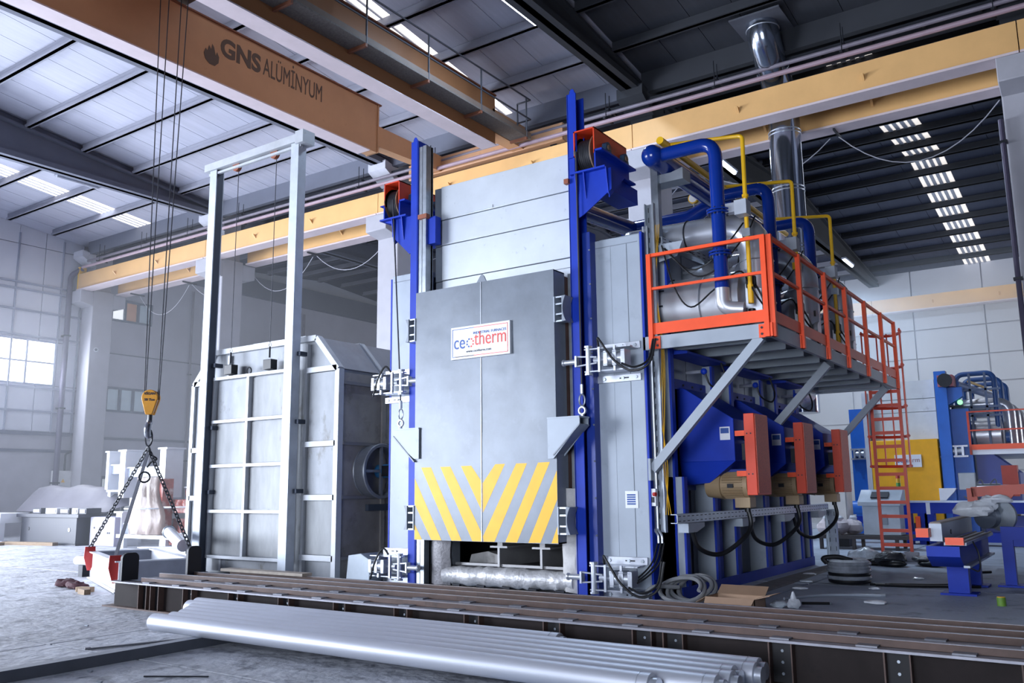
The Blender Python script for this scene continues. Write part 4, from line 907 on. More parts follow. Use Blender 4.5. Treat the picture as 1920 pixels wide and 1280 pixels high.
# ================================================================== BURNERS AND FLUE DUCTS
for k in range(3):
    dy = PIT*k; yc = 12.52+dy; zc_ = 4.33
    nm = ('nearest the railing corner', 'second along the platform', 'third along the platform')[k]
    bu = thing('burner', 'silver drum burner with black cables, '+nm, 'burner', (-4.9, yc, PZ+.01))
    prof = MB(); prof.tube([(-5.66, yc, zc_), (-5.62, yc, zc_), (-4.36, yc, zc_)], [.48, .475, .475], 32); dr = prof.build('drum', steel_sheet, bu)
    for x in (-5.55, -4.9): MB().ring((x, yc, zc_), (1, 0, 0), .478, .014, 32, 6).build('drum_seam', zinc, dr)
    for j in range(12): MB().cyl((-5.56, yc+.5*math.cos(j*PI/6), zc_+.5*math.sin(j*PI/6)), (-5.48, yc+.5*math.cos(j*PI/6), zc_+.5*math.sin(j*PI/6)), .014, 6).build('stud', dark_metal, dr)
    MB().cyl((-4.36, yc, zc_), (-4.30, yc, zc_), .49, 28).build('end_flange', bright_steel, bu)
    MB().prism([(-4.30, yc-.16, zc_-.36), (-4.06, yc-.10, zc_-.30), (-4.06, yc-.10, zc_+.16), (-4.30, yc-.16, zc_+.26)], (0, .34, 0)).build('burner_block', bright_steel, bu, bevel=.01)
    MB().cyl((-4.34, yc+.02, zc_-.10), (-3.98, yc+.02, zc_-.10), .09, 14).build('burner_nose', zinc, bu); MB().cyl((-4.0, yc+.02, zc_-.10), (-3.94, yc+.02, zc_-.10), .12, 14).build('nose_flange', bright_steel, bu)
    MB().box(-4.25, -4.13, yc-.24, yc-.12, zc_+.16, zc_+.34).build('solenoid', black_rubber, bu); MB().box(-4.10, -3.98, yc-.02, yc+.10, zc_+.12, zc_+.22).build('solenoid', black_rubber, bu)
    MB().cyl((-4.2, yc-.18, zc_-.3), (-4.2, yc-.18, zc_-.15), .05, 10).build('spark_plug', black_rubber, bu)
    cab = [[(-4.2, yc-.18, zc_+.34), (-4.1, yc-.4, zc_+.1), (-4.0, yc-.3, zc_-.12), (-3.98, yc-.05, zc_-.2)], [(-4.19, yc-.15, zc_+.3), (-4.05, yc-.2, zc_+.05), (-3.95, yc-.1, zc_-.35), (-3.9, yc+.2, zc_-.4)],
           [(-5.4, yc-.62, 5.25), (-5.2, yc-.66, 4.55), (-4.95, yc-.66, 4.22), (-4.6, yc-.6, 4.45), (-4.3, yc-.35, zc_+.4), (-4.2, yc-.2, zc_+.2)],
           [(-5.38, yc-.62, 5.2), (-5.0, yc-.6, 4.82), (-4.65, yc-.62, 4.86), (-4.4, yc-.4, 5.2), (-4.25, yc-.2, 5.5)], [(-5.36, yc-.6, 5.2), (-4.9, yc-.62, 4.7), (-4.5, yc-.6, 4.78), (-4.15, yc-.35, 5.3), (-4.1, yc-.1, 5.6)]]
    for c in cab: MB().tube(spline(c, 6), .013, 6).build('cable', black_rubber, bu)
    fd = thing('flue_duct', 'stainless flue duct elbowing down behind the drum burner, '+nm, 'duct', (-4.8, yc, 5.5))
    yd = yc+.14
    MB().tube(fillet([(-6.3, yd, 5.55), (-4.20, yd, 5.52), (-4.20, yd, PZ+.02)], .46, 9), .25, 24).build('duct_body', duct_sheet, fd)
    for x in (-5.25, -4.7): MB().ring((x, yd, 5.535), (1, 0, 0), .253, .014, 24, 6).build('band', dark_metal if x < -5 else zinc, fd)
    for z in (4.95, 4.3): MB().ring((-4.20, yd, z), (0, 0, 1), .253, .012, 24, 6).build('band', zinc, fd)
    MB().tube([(-6.0, yd+.9, 5.0), (-5.2, yd+.75, 5.0), (-4.85, yd+.55, 4.86), (-4.45, yd+.2, 4.86)], [.25, .25, .19, .19], 20).build('side_branch', duct_sheet, fd)
    for x in (-4.75,): MB().box(x-.02, x+.02, yd+.2, yd+.6, 4.6, 5.1).build('damper_plate', zinc, fd)
cbx = thing('duct_casing', 'pale sheet metal casing between the drum burners and the furnace side', 'casing', (-5.5, 13.4, PZ))
MB().box(-5.62, -5.2, 13.25, 14.0, PZ+.01, 5.1).build('casing_body', zinc, cbx, bevel=.01); MB().box(-5.64, -5.18, 13.23, 14.02, 5.1, 5.14).build('casing_lid', bright_steel, cbx); MB().box(-5.2, -5.17, 13.4, 13.85, 4.1, 4.9).build('casing_door', zinc, cbx)
# ================================================================== STACK
st = thing('exhaust_stack', 'tall shiny ribbed exhaust stack rising from the furnace rear through the roof', 'chimney', (-5.68, 19.72, 3))
SR = .36
sp_ = [(-5.68, 19.72, 3.2), (-5.68, 19.72, 10.55), (-5.68, 19.60, 10.75), (-5.67, 18.62, 11.62), (-5.67, 18.50, 11.82), (-5.67, 18.48, 12.09)]
MB().tube(sp_, SR, 32).build('flue_pipe', M('shiny_flue_sheet', 'a9b2c2', .14, .95, .05, 2), st)
for z in (4.2, 5.6, 7.0, 8.4, 9.8):
    for d in (-.04, .04): MB().ring((-5.68, 19.72, z+d), (0, 0, 1), SR+.004, .014, 32, 6).build('joint_rib', bright_steel, st)
MB().ring((-5.67, 18.5, 11.9), (0, 0, 1), SR+.004, .014, 32, 6).build('joint_rib', bright_steel, st); MB().ring((-5.675, 19.1, 11.18), (0, -.98, .87), SR+.004, .014, 32, 6).build('joint_rib', bright_steel, st)
MB().cyl((-5.68, 19.72, 3.6), (-5.68, 18.5, 3.6), .34, 24).build('outlet_elbow', duct_sheet, st)
MB().box(-6.25, -5.1, 17.9, 19.0, 12.02, 12.06).build('roof_flashing', M('pale_flashing', '565963', .6), st)
# ================================================================== STRUT TRAYS
def perforated(name, label, p, q, side, w, d, loc):
    t = thing(name, label, 'cable tray', loc); P, Q = Vector(p), Vector(q); dd = (Q-P); n = int(dd.length/.16); s_ = Vector(side)
    o_ = dd.normalized().cross(s_).normalized()
    b = MB(); b.bar(P, Q, w, .012, s_); b.bar(P+s_*w/2-o_*d/2, Q+s_*w/2-o_*d/2, .012, d, s_); b.bar(P-s_*w/2-o_*d/2, Q-s_*w/2-o_*d/2, .012, d, s_); b.build('tray_channel', zinc, t)
    b = MB()
    for k in range(n):
        c0 = P+dd*((k+.2)/n); c1 = P+dd*((k+.7)/n)
        for f in (.28, -.28): b.bar(c0+s_*w*f+o_*.006, c1+s_*w*f+o_*.006, .012, .004, s_); b.bar(c0+s_*w*f-o_*.006, c1+s_*w*f-o_*.006, .012, .004, s_)
    so = b.build('slot_row', dark_metal, t); so['kind'] = 'stuff'
    return t
t1 = perforated('cable_tray', 'upright perforated cable tray with loose yellow wires at the furnace corner', (-5.58, 11.95, .95), (-5.58, 11.95, 5.95), (1, 0, 0), .14, .08, (-5.58, 12, .95))
for k in range(3):
    MB().tube(spline([(-5.5+.03*k, 11.93, 5.6), (-5.52, 11.91, 4.6), (-5.47+.02*k, 11.90, 3.6), (-5.52+.03*k, 11.9, 2.7), (-5.44-.03*k, 11.89, 1.9), (-5.5+.04*k, 11.9, 1.2)]), .006, 5).build('yellow_wire', wire_yellow, t1)
for k in range(2): MB().tube(fillet([(-5.70+.06*k, 11.90, 5.6), (-5.70+.06*k, 11.90, .98), (-5.62+.06*k, 11.86, .92), (-5.62+.06*k, 11.86, .80)], .05), .018, 8).build('conduit', bright_steel, t1)
for k in range(3): MB().tube(spline([(-5.63+.05*k, 11.86, .80), (-5.68+.06*k, 11.7, .5), (-5.9+.05*k, 11.5, .26), (-6.1, 11.5, .26)]), .013, 6).build('hose', black_rubber, t1)
t2 = perforated('cable_tray', 'long perforated cable tray along the lower furnace side', (-5.25, 11.72, 1.15), (-5.25, 19.6, 1.15), (0, 0, 1), .12, .1, (-5.25, 15, 1.15))
for k in range(4): MB().prism([(-5.32, 11.9+k*2.2, 1.08), (-5.32, 12.5+k*2.2, 1.08), (-5.32, 12.5+k*2.2, 1.02), (-5.32, 12.2+k*2.2, .95), (-5.32, 11.9+k*2.2, .95)], (.16, 0, 0)).build('tray_bracket', grey_paint, t2)
perforated('cable_tray', 'perforated upright leg at the far end of the lower cable tray', (-5.2, 19.62, 0), (-5.2, 19.62, 1.1), (1, 0, 0), .22, .1, (-5.2, 19.62, 0))
t3 = perforated('cable_tray', 'short perforated tray running back above the platform beside the flue', (-5.42, 11.95, 5.35), (-5.1, 14.3, 5.3), (0, 0, 1), .10, .14, (-5.4, 13, 5.3))
MB().prism([(-5.5, 12.0, 5.3), (-5.1, 12.0, 5.3), (-5.2, 12.0, 5.08), (-5.5, 12.0, 5.02)], (0, .02, 0)).build('drop_plate', grey_paint, t3)
# ================================================================== CIRCULATION FANS
FP = 2.44
for k in range(3):
    dy = FP*k; y0, y1 = 12.78+dy, 14.05+dy; nm = ('nearest to the camera', 'in the middle', 'farthest along the side')[k]
    fn = thing('circulation_fan', 'blue fan housing with brown motor and orange belt guard, '+nm, 'fan', (-5.2, (y0+y1)/2, 1.4))
    poly = [(-5.70, y0, 1.98), (-4.74, y0, 1.98), (-4.74, y0, 2.62), (-5.50, y0, 3.12), (-5.70, y0, 3.20)]
    MB().prism(poly, (0, y1-y0, 0)).build('fan_housing', blue_paint, fn, bevel=.008)
    MB().hexa([(-5.66, y0+.10, 1.62), (-5.20, y0+.10, 1.66), (-5.20, y1-.1, 1.66), (-5.66, y1-.1, 1.62)], [(-5.70, y0, 1.98), (-4.74, y0, 1.98), (-4.74, y1, 1.98), (-5.70, y1, 1.98)]).build('fan_hopper', blue_paint, fn)
    MB().box(-5.72, -5.64, y0-.08, y1+.1, 1.55, 3.24).build('mounting_plate', M('deep_blue_paint', '0b2f8c', .4), fn)
    lb = MB().box(-4.96, -4.80, y0-.010, y0, 2.30, 2.50).build('fan_label', white_paint, fn); MB().box(-4.945, -4.815, y0-.013, y0-.010, 2.40, 2.48).build('label_print', print_blue, lb)
    ym = y0+.30; zm = 1.62
    mt = MB().cyl((-5.05, ym, zm), (-4.66, ym, zm), .185, 24).build('motor', motor_mat, fn)
    for j in range(30):
        t = 2*PI*j/30; MB().bar((-5.02, ym+.195*math.cos(t), zm+.195*math.sin(t)), (-4.70, ym+.195*math.cos(t), zm+.195*math.sin(t)), .010, .03, (0, -math.sin(t), math.cos(t))).build('cooling_fin', motor_mat, mt)
    MB().cyl((-5.30, ym, zm), (-5.05, ym, zm), .18, 24, r2=.215).build('fan_cowl', motor_mat, mt); MB().cyl((-4.69, ym, zm), (-4.62, ym, zm), .215, 24).build('end_bell', motor_mat, mt)
    MB().box(-4.92, -4.83, ym-.225, ym-.20, zm-.04, zm+.02).build('motor_badge', dark_metal, mt)
    tb = MB().box(-4.82, -4.58, ym-.2, ym+.06, zm-.34, zm-.18).build('terminal_box', motor_mat, mt, bevel=.01)
    MB().box(-5.4, -4.64, ym-.05, ym+.25, 1.80, 1.86).build('motor_rail', M('deep_blue_paint', '0b2f8c', .4), fn)
    xa, xb = -4.56, -4.39; ga, gb = y0-.06, y0+.56
    gd = MB(); gd.box(xa, xb-.012, ga, gb, 1.47, 2.68); gd.build('belt_guard', red_orange, fn, bevel=.006)
    MB().box(xb-.012, xb, ga+.03, gb-.03, 1.50, 2.65).build('perforated_face', perf, fn)
    for z in (1.78, 2.38): MB().box(xa-.16, xa, ga+.04, ga+.10, z-.03, z+.05).build('guard_lug', orange_paint, fn); [MB().cyl((xa+.04+.06*j, ga-.004, z), (xa+.04+.06*j, ga+.004, z), .012, 8).build('guard_screw', dark_metal, fn) for j in range(2)]
    MB().cyl((-4.76, y0+.45, 2.35), (-4.55, y0+.45, 2.35), .05, 10).build('fan_shaft', dark_metal, fn); MB().box(-4.74, -4.60, y0+.3, y0+.6, 2.0, 2.25).build('shaft_bearing', dark_metal, fn)
    mc = thing('motor_cable', 'thick black motor cable looping to the low tray, '+nm, 'cable', (-4.9, ym, 1))
    MB().tube(spline([(-4.66, ym-.1, zm-.33), (-4.62, ym-.12, zm-.6), (-4.7, ym-.3, .82), (-4.95, ym-.55, .62), (-5.15, ym-.85, .72), (-5.2, ym-1.0, 1.02)], 8), .034, 10).build('cable_run', black_rubber, mc); MB().cyl((-4.66, ym-.1, zm-.40), (-4.66, ym-.1, zm-.32), .045, 10).build('gland', black_rubber, mc)
# ================================================================== OLD SILVER OVEN
OX0, OX1, OY, OYB = -16.15, -11.8, 11.4, 16.2
ov = thing('old_oven', 'weathered silver box oven with rusty gridded door and tall gantry', 'oven', (-14, 13.5, 0))
out = [(OX0, OY, 0), (OX0, OY, 3.85), (OX0+.6, OY, 4.5), (OX1-.6, OY, 4.5), (OX1, OY, 3.85), (OX1, OY, 0)]
MB().prism([(q[0], q[1]+.06, q[2]) for q in out], (0, OYB-OY-.1, 0)).build('oven_body', oven_sheet, ov, smooth=False)
MB().box(OX1-.01, OX1+.012, OY+.06, OYB-.05, .03, 3.8).build('side_sheet', oven_side, ov)
MB().prism([(OX1+.004, OY+.06, 3.86), (OX1+.004, OYB-.05, 3.86), (OX1-.59, OYB-.05, 4.505), (OX1-.59, OY+.06, 4.505)], (.008, 0, .008)).build('chamfer_sheet', M('mid_side_sheet', '8a919c', .4, .3), ov)
fr = M('oven_frame_paint', 'b4b8be', .5, .15, .1, 3, stain='9a9690', samt=.36, sscale=6)
pts = out
for i in range(len(pts)-1):
    p, q = Vector(pts[i]), Vector(pts[i+1]); MB().bar(p+V(0, .03, 0), q+V(0, .03, 0), .11, .13, (0, 0, 1) if abs(q.z-p.z) < .01 else (1, 0, 0)).build('frame_bar', fr, ov)
for y in (OY+1.2, OY+2.6, OY+4.0):
    for i in range(len(pts)-1):
        p, q = Vector(pts[i])+V(.0, y-OY, 0), Vector(pts[i+1])+V(0, y-OY, 0); MB().bar(p, q, .1, .1, (0, 1, 0)).build('body_rib', fr if i in (1, 2, 3) else oven_side, ov)
for z in (.39, 1.48, 2.47, 3.6):
    MB().box(OX1, OX1+.07, OY+.1, OYB, z-.03, z+.03).build('side_rib', M('side_rib_grey', '7e7d80', .6, .2), ov)
for z in (.39, 1.48, 2.47, 3.88):
    for x0, x1 in ((OX0+.02, -15.5), (-12.7, OX1-.02)): MB().box(x0, x1, OY-.035, OY+.06, z-.05, z+.05).build('front_rib', fr, ov)
for x in (-15.02, -12.66):
    MB().box(x-.03, x+.03, OY-.02, OY+.06, .05, 4.4).build('front_stile', fr, ov)
# rust-stained front sheets left and right of the door
for i, (z0, z1__) in enumerate(((.45, 1.42), (1.54, 2.41), (2.53, 3.82))):
    MB().box(-12.6, OX1-.08, OY+.03, OY+.055, z0, z1__).build('front_sheet', oven_sheet if i else oven_rust, ov); MB().box(OX0+.07, -15.5, OY+.03, OY+.055, z0, z1__).build('front_sheet', oven_sheet, ov)
# door with eight recessed panels
dX = (-15.30, -14.2, -13.05); dZ = (.33, 1.22, 2.12, 3.02, 3.91); dy0 = 11.24
dr = MB().box(dX[0], dX[2], dy0+.11, dy0+.13, dZ[0], dZ[4]).build('lift_door', oven_sheet, ov)
for i in range(2):
    for j in range(4): MB().box(dX[i]+.05, dX[i+1]-.05, dy0+.095, dy0+.11, dZ[j]+.05, dZ[j+1]-.05).build('door_panel', oven_rust if (i, j) != (0, 3) else oven_sheet, dr)
for x in dX: MB().box(x-.035, x+.035, dy0-.0, dy0+.11, dZ[0]-.03, dZ[4]+.03).build('door_stile', fr, dr)
for z in dZ: MB().box(dX[0], dX[2], dy0-.015, dy0+.11, z-.03, z+.03).build('door_bar', fr, dr)
MB().ring((-14.2, dy0+.02, 4.0), (0, 1, 0), .07, .015, 14, 6).build('lifting_eye', dark_metal, dr)
MB().box(-15.28, -13.0, OY-.01, OY+.05, .05, .30).build('sill_sheet', oven_sheet, ov)
# gantry
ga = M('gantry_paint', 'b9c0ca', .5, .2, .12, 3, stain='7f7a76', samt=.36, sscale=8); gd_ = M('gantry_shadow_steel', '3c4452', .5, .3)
for s, x in ((-1, -15.42), (1, -12.84)):
    b = MB(); b.box(x-.11, x+.11, 11.08, 11.10, 0, 8.45); b.box(x-.11, x+.11, 11.26, 11.28, 0, 8.45); b.box(x-.008, x+.008, 11.10, 11.26, 0, 8.45)
    p = b.build('gantry_post', ga, ov)
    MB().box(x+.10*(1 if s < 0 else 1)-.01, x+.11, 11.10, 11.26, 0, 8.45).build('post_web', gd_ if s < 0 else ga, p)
    MB().box(x-.13, x+.13, 11.05, 11.31, 0, .03).build('foot_plate', fr, p)
    for z in (1.6, 2.9, 4.2): MB().box(x+.11, x+.20, 11.2, 11.4, z-.04, z+.04).build('post_tie', gd_, p)
hb = MB(); hb.box(-15.7, -12.6, 11.05, 11.30, 8.46, 8.62); hb.build('head_beam', fr, ov)
MB().box(-15.6, -12.7, 11.10, 11.16, 8.36, 8.41).build('head_rail', fr, ov)
for x in (-14.75, -13.55): MB().cyl((x, 11.14, 8.42), (x, 11.22, 8.42), .11, 14).build('pulley', M('rusty_stub', '8a4a30', .6), ov)
MB().box(-12.78, -12.55, 11.02, 11.33, 8.40, 8.66).build('corner_plate', fr, ov)
for x in (-14.72, -13.52):
    r = thing('counterweight_cable', 'thin steel cable with black block weight lifting the oven door, '+('left one' if x < -14 else 'right one'), 'cable', (x, 11.2, 4.1))
    MB().cyl((x, 11.2, 4.5), (x, 11.2, 8.38), .008, 5, caps=False).build('wire', rope_mat, r); MB().ring((x, 11.2, 4.45), (0, 1, 0), .035, .01, 10, 5).build('shackle', zinc, r); MB().cyl((x, 11.2, 4.2), (x, 11.2, 4.42), .02, 7).build('turnbuckle', dark_metal, r)
    MB().box(x-.12, x+.12, 11.14, 11.30, 3.96, 4.16).build('block', black_rubber, r, bevel=.01)
for k in range(2): 
    q = thing('side_cable', ('left' if k == 0 else 'right')+' one of two thin black cables hanging down the old oven flank', 'cable', (-15.75+k*.12, 11.3, .3), 'hanging cables on the old oven flank'); MB().tube([(-15.72+k*.10, 11.3, .3), (-15.70+k*.1, 11.3, 4.0), (-15.55+k*.06, 11.18, 8.45)], .009, 5).build('cable_run', black_rubber, q)
# roof hatch
MB().box(-14.6, -13.1, OY+.35, OY+1.1, 4.5, 4.62).build('roof_hatch', M('mid_side_sheet', '8a919c', .4, .3), ov); MB().box(-14.65, -13.05, OY+.3, OY+1.15, 4.62, 4.65).build('hatch_lid', fr, ov)
# round fan casing on the side
fcy, fcz = 12.32, 1.96
fc = MB(); fc.tube([(OX1+.0, fcy, fcz), (OX1+.30, fcy, fcz)], .50, 28)
fr_ = MB()
for r0, x0, x1 in ((.50, OX1, OX1+.30),):
    n = 32
    for k in range(n):
        t0, t1 = 2*PI*k/n, 2*PI*(k+1)/n
        def pt(r, t, x): return (x, fcy+r*math.cos(t), fcz+r*math.sin(t))
        fr_.hexa([pt(r0, t0, x0), pt(r0, t1, x0), pt(r0-.04, t1, x0), pt(r0-.04, t0, x0)], [pt(r0, t0, x1), pt(r0, t1, x1), pt(r0-.04, t1, x1), pt(r0-.04, t0, x1)])
ring = fr_.build('fan_ring', M('fan_ring_steel', '8e929a', .4, .5, .1), ov)
for x in (OX1+.02, OX1+.28): MB().ring((x, fcy, fcz), (1, 0, 0), .5, .022, 32, 6).build('ring_flange', M('fan_ring_steel', '8e929a', .4, .5, .1), ring)
for t in (PI/2, PI, 0, -PI/2): MB().bar((OX1+.25, fcy, fcz), (OX1+.25, fcy+.47*math.cos(t), fcz+.47*math.sin(t)), .05, .05).build('ring_spoke', M('fan_ring_steel', '8e929a', .4, .5, .1), ring)
mo = MB().cyl((OX1+.1, fcy+.10, fcz), (OX1+.62, fcy+.10, fcz), .13, 18).build('fan_motor', M('mid_blue_motor', '2f6f9e', .45), ov)
MB().cyl((OX1+.62, fcy+.1, fcz), (OX1+.70, fcy+.1, fcz), .11, 16).build('motor_cap', M('bright_blue_cap', '2f86c8', .4), mo); MB().box(OX1+.3, OX1+.5, fcy-.04, fcy+.06, fcz-.1, fcz+.1).build('junction_box', dark_metal, mo)
MB().box(OX1+.02, OX1+.10, OY+.75, OY+2.2, 1.22, 1.34).build('side_conduit', M('dark_slate', '3d4653', .5), ov)
bxg = thing('steel_box', 'light grey slanted steel cover on the floor between the oven and the furnace', 'box', (-11.4, 11.6, 0))
MB().prism([(-11.55, 11.45, 0), (-10.98, 11.45, 0), (-10.98, 11.45, .40), (-11.2, 11.45, .50), (-11.5, 11.45, .46)], (0, .5, 0)).build('box_shell', M('pale_grey_box', 'a7b2bd', .45), bxg, bevel=.01); MB().box(-11.56, -10.97, 11.43, 11.97, .0, .03).build('box_base', dark_metal, bxg)
# ================================================================== CHARGING TRACK (brown I-beams)
TZ = .36
tk_y = (7.39, 7.94, 8.32, 8.67)
lbl = ['rusty brown I-beam track with bolted stiffener bays, nearest to the tubes', 'second rusty brown I-beam track from the tubes, with weld clips on its flange', 'third rusty brown track beam from the tubes', 'rusty brown track beam closest to the furnace mouth']
xl = (-12.1, -12.0, -11.7, -11.3)
web_st = [-11.38, -11.10, -10.37, -9.43, -8.49, -7.55, -6.62, -5.66, -4.70, -3.75, -3.45, -2.51, -1.62, -.7, .25, 1.2]
for i, y in enumerate(tk_y):
    t = thing('track_beam', lbl[i], 'beam', (-5, y, 0))
    x0, x1 = xl[i], 2.4
    b = MB(); b.box(x0, x1, y-.10, y+.10, TZ-.018, TZ); b.box(x0, x1, y-.006, y+.006, .018, TZ-.018); b.build('beam_web', M('shaded_web_steel', '251f1f', .7, 0, .25, 3, spec=.2, stain='171517', samt=.42), t)  # web colour darkened for the shade under the top flange
    MB().box(x0-.15 if i == 0 else x0, x1, y-.10, y+.10, 0, .018).build('bottom_flange', brown_steel, t)
    MB().box(x0, x1, y-.102, y-.098, TZ-.018, TZ+.001).build('lit_edge', mill_edge, t); MB().box(x0, x1, y-.098, y+.02, TZ, TZ+.0015).build('lit_flange_top', mill_edge, t)  # paler strips paint the light caught on the flange edge and top
    ry = y+.07
    r = MB().box(x0+(.55 if i == 0 else .05), x1, ry-.022, ry+.022, TZ, TZ+.055).build('rail_bar', brown_steel, t)
    MB().box(x0+(.55 if i == 0 else .05), x1, ry-.023, ry+.023, TZ+.055, TZ+.058).build('lit_rail_top', mill_edge, r)  # paler strip paints the light along the rail top
    if i == 0:
        for x in web_st:
            MB().box(x-.006, x+.006, y-.095, y-.006, .018, TZ-.018).build('stiffener', brown_steel, t); MB().box(x+.18, x+.19, y-.095, y-.006, .018, TZ-.018).build('stiffener', brown_steel, t)
            bp = MB().box(x+.006, x+.18, y-.02, y-.006, .02, TZ-.02).build('splice_plate', M('black_plate', '17171c', .6, .2), t)
            for zz in (.09, .18, .27): MB().cyl((x+.09, y-.028, zz), (x+.09, y-.02, zz), .013, 6).build('bolt', zinc, bp)
    if i < 2:
        for k in range(20):
            x = x0+.75+k*.68+(.3 if i else 0)
            if x > x1-.3: break
            MB().box(x, x+.16, y-.06, ry-.022, TZ+.0015, TZ+.014).build('weld_clip', M('burnt_clip', '7d7f88', .5, .4), t)
for k, (x, ya, yb, lb) in enumerate(((-11.93, 7.34, 7.60, 'dark rounded end stop plate on the nearest pair of track beams'), (-11.69, 8.25, 8.48, 'dark rounded end stop plate on the far pair of track beams'))):
    e = thing('end_stop', lb, 'stop plate', (x, (ya+yb)/2, TZ+.002))
    zt = .75 if k == 0 else .80; P = []
    for j in range(7): t = PI-PI/2*j/6; P.append((x, ya+.08+.08*math.cos(t), zt-.08+.08*math.sin(t)))
    for j in range(7): t = PI/2-PI/2*j/6; P.append((x, yb-.08+.08*math.cos(t), zt-.08+.08*math.sin(t)))
    MB().prism(P+[(x, yb, TZ+.003), (x, ya, TZ+.003)], (.05, 0, 0)).build('stop_plate', M('black_plate_paint', '1d222c', .5), e)
    MB().box(x-.12, x, ya+.1, ya+.14, TZ+.003, TZ+.18).build('stop_gusset', M('black_plate_paint', '1d222c', .5), e)
wpn = thing('white_plank', 'short white-smeared plank lying across the rails by the left furnace panel', 'plank', (-9.6, 8.9, TZ+.06)); MB().box(-11.35, -9.55, 8.62, 8.80, TZ+.061, TZ+.10).build('plank_body', M('limed_wood', 'a39a90', .8, 0, .2, 5), wpn); MB().box(-11.36, -11.34, 8.63, 8.79, TZ+.065, TZ+.096).build('plank_end', wood, wpn)

# ================================================================== ALUMINIUM TUBES
R0 = .093
ends = [(-8.92, -2.9), (-8.86, -2.48), (-8.95, -2.44), (-9.12, -2.5), (-9.3, -2.40), (-9.62, -2.44), (-9.75, -4.38)]
tl = ['long silver aluminium tube, nearest of the row on the floor', 'long silver aluminium tube, second of the row from the near side', 'long silver aluminium tube, third of the row from the near side', 'long silver aluminium tube in the middle of the row', 'long silver aluminium tube, third of the row from the track beams', 'long silver aluminium tube, second of the row from the track beams', 'shorter silver aluminium tube lying nearest the track beams']
for k, (x0, x1) in enumerate(ends):
    y = 5.93+.188*k+(0 if k < 6 else .02); zc_ = .105+R0
    t = thing('aluminium_tube', tl[k], 'tube', (-6, y, zc_-R0), 'row of aluminium tubes on the floor')
    MB().tube([(x0, y, zc_), (x0+.004, y, zc_), (x1-.004, y, zc_), (x1, y, zc_)], [R0-.006, R0, R0, R0-.006], 40).build('tube_body', alu, t)
    MB().ring((x0-.001, y, zc_), (1, 0, 0), R0-.014, .010, 32, 6).build('end_rim', bright_steel, t); MB().cyl((x0-.002, y, zc_), (x0+.01, y, zc_), R0-.02, 28).build('end_plug', alu, t)
    MB().cyl((x1, y, zc_), (x1+.05, y, zc_), R0-.028, 28).build('turned_end', bright_steel, t); MB().ring((x1-.09, y, zc_), (1, 0, 0), R0-.002, .005, 36, 5).build('machined_ring', bright_steel, t)
sb = thing('steel_bearer', 'dark rectangular steel bar on the floor carrying the left ends of the tubes', 'bar', (-8.1, 4, 0))
MB().box(-8.19, -8.06, .6, 7.35, .0, .102).build('bar_body', M('dark_bearer_steel', '4d515b', .6, 0, .15, 4), sb); MB().box(-8.19, -8.06, .6, 7.35, .102, .104).build('pale_top', M('bearer_top', '9a9ea8', .6, 0), sb)  # top face is a paler grey than the bar body
sb2 = thing('wood_bearer', 'wooden bearer under the right ends of the aluminium tubes', 'beam', (-3.3, 6.5, 0)); MB().box(-3.4, -3.26, 5.75, 7.15, 0, .103).build('bearer_body', wood, sb2); MB().box(-3.41, -3.25, 5.74, 5.76, .0, .10).build('bearer_end', wood, sb2)
fb = thing('flat_bar', 'thin flat steel strip lying beside the dark bearer on the slab', 'bar', (-9.3, 5.9, 0)); MB().bar((-9.0, 5.2, .012), (-8.5, 6.5, .012), .05, .012).build('bar_body', M('dark_bearer_steel', '4a4d55', .5, .4), fb); MB().bar((-9.0, 5.2, .022), (-8.98, 5.25, .022), .05, .012).build('bar_tip', mill_edge, fb)
rod = thing('thin_rod', 'thin dark welding rod on the slab in front of the tubes', 'rod', (-6.6, 5, 0)); MB().cyl((-7.25, 4.75, .008), (-6.75, 5.05, .008), .007, 6).build('rod_body', dark_metal, rod)
for k, (x, y) in enumerate(((-8.2, 3.5), (-7.4, 4.4), (-9.9, 6.7), (-10.6, 6.1), (-7.9, 4.6))):
    s = thing('metal_scrap', 'tiny scrap of pale metal swarf on the left floor slab', 'scrap', (x, y, 0), 'metal scraps on the left slabs'); MB().prism([(x, y, .004), (x+.05, y+.01, .004), (x+.04, y+.035, .004), (x+.01, y+.03, .004)], (.004, 0, .012)).build('scrap_chip', zinc, s)
# ================================================================== FLOOR CLUTTER BY THE FURNACE
hc = thing('hose_coil', 'grey corrugated hose coil on the floor at the furnace corner', 'hose', (-5.0, 11.9, 0))
b = MB(); pts = []
for k in range(90):
    t = k*.28; r = .30+.02*math.sin(k*.7); pts.append((-5.22+r*math.cos(t)*1.0+.002*k, 11.60+.22*math.sin(t)+.004*k, .19+r*math.sin(t)*.5))
b.tube(pts, .03, 8).build('hose_loop', M('grey_hose', '83868a', .6, 0, .1), hc)
MB().tube(spline([(-5.3, 11.8, .2), (-5.55, 11.55, .22), (-5.68, 11.5, .12), (-5.72, 11.5, .04)]), .03, 8).build('hose_tail', M('grey_hose', '83868a', .6, 0, .1), hc)
cbx = thing('cardboard_box', 'opened brown cardboard box on the floor behind the tracks', 'box', (-4.45, 11.4, 0)); cbr = .012
x0, x1, y0, y1, h = -4.66, -4.0, 11.2, 11.62, .17
cm = M('cardboard_inside', '8f745e', .85)
b = MB(); b.box(x0, x1, y0, y0+cbr, 0, h); b.box(x0, x1, y1-cbr, y1, 0, h); b.box(x0, x0+cbr, y0, y1, 0, h); b.box(x1-cbr, x1, y0, y1, 0, h); b.box(x0, x1, y0, y1, 0, cbr); b.build('carton', cardboard, cbx)
MB().prism([(x0, y0, h), (x0, y1, h), (x0-.22, y1-.02, h-.12), (x0-.22, y0+.02, h-.12)], (.008, 0, .008)).build('flap', cardboard, cbx)
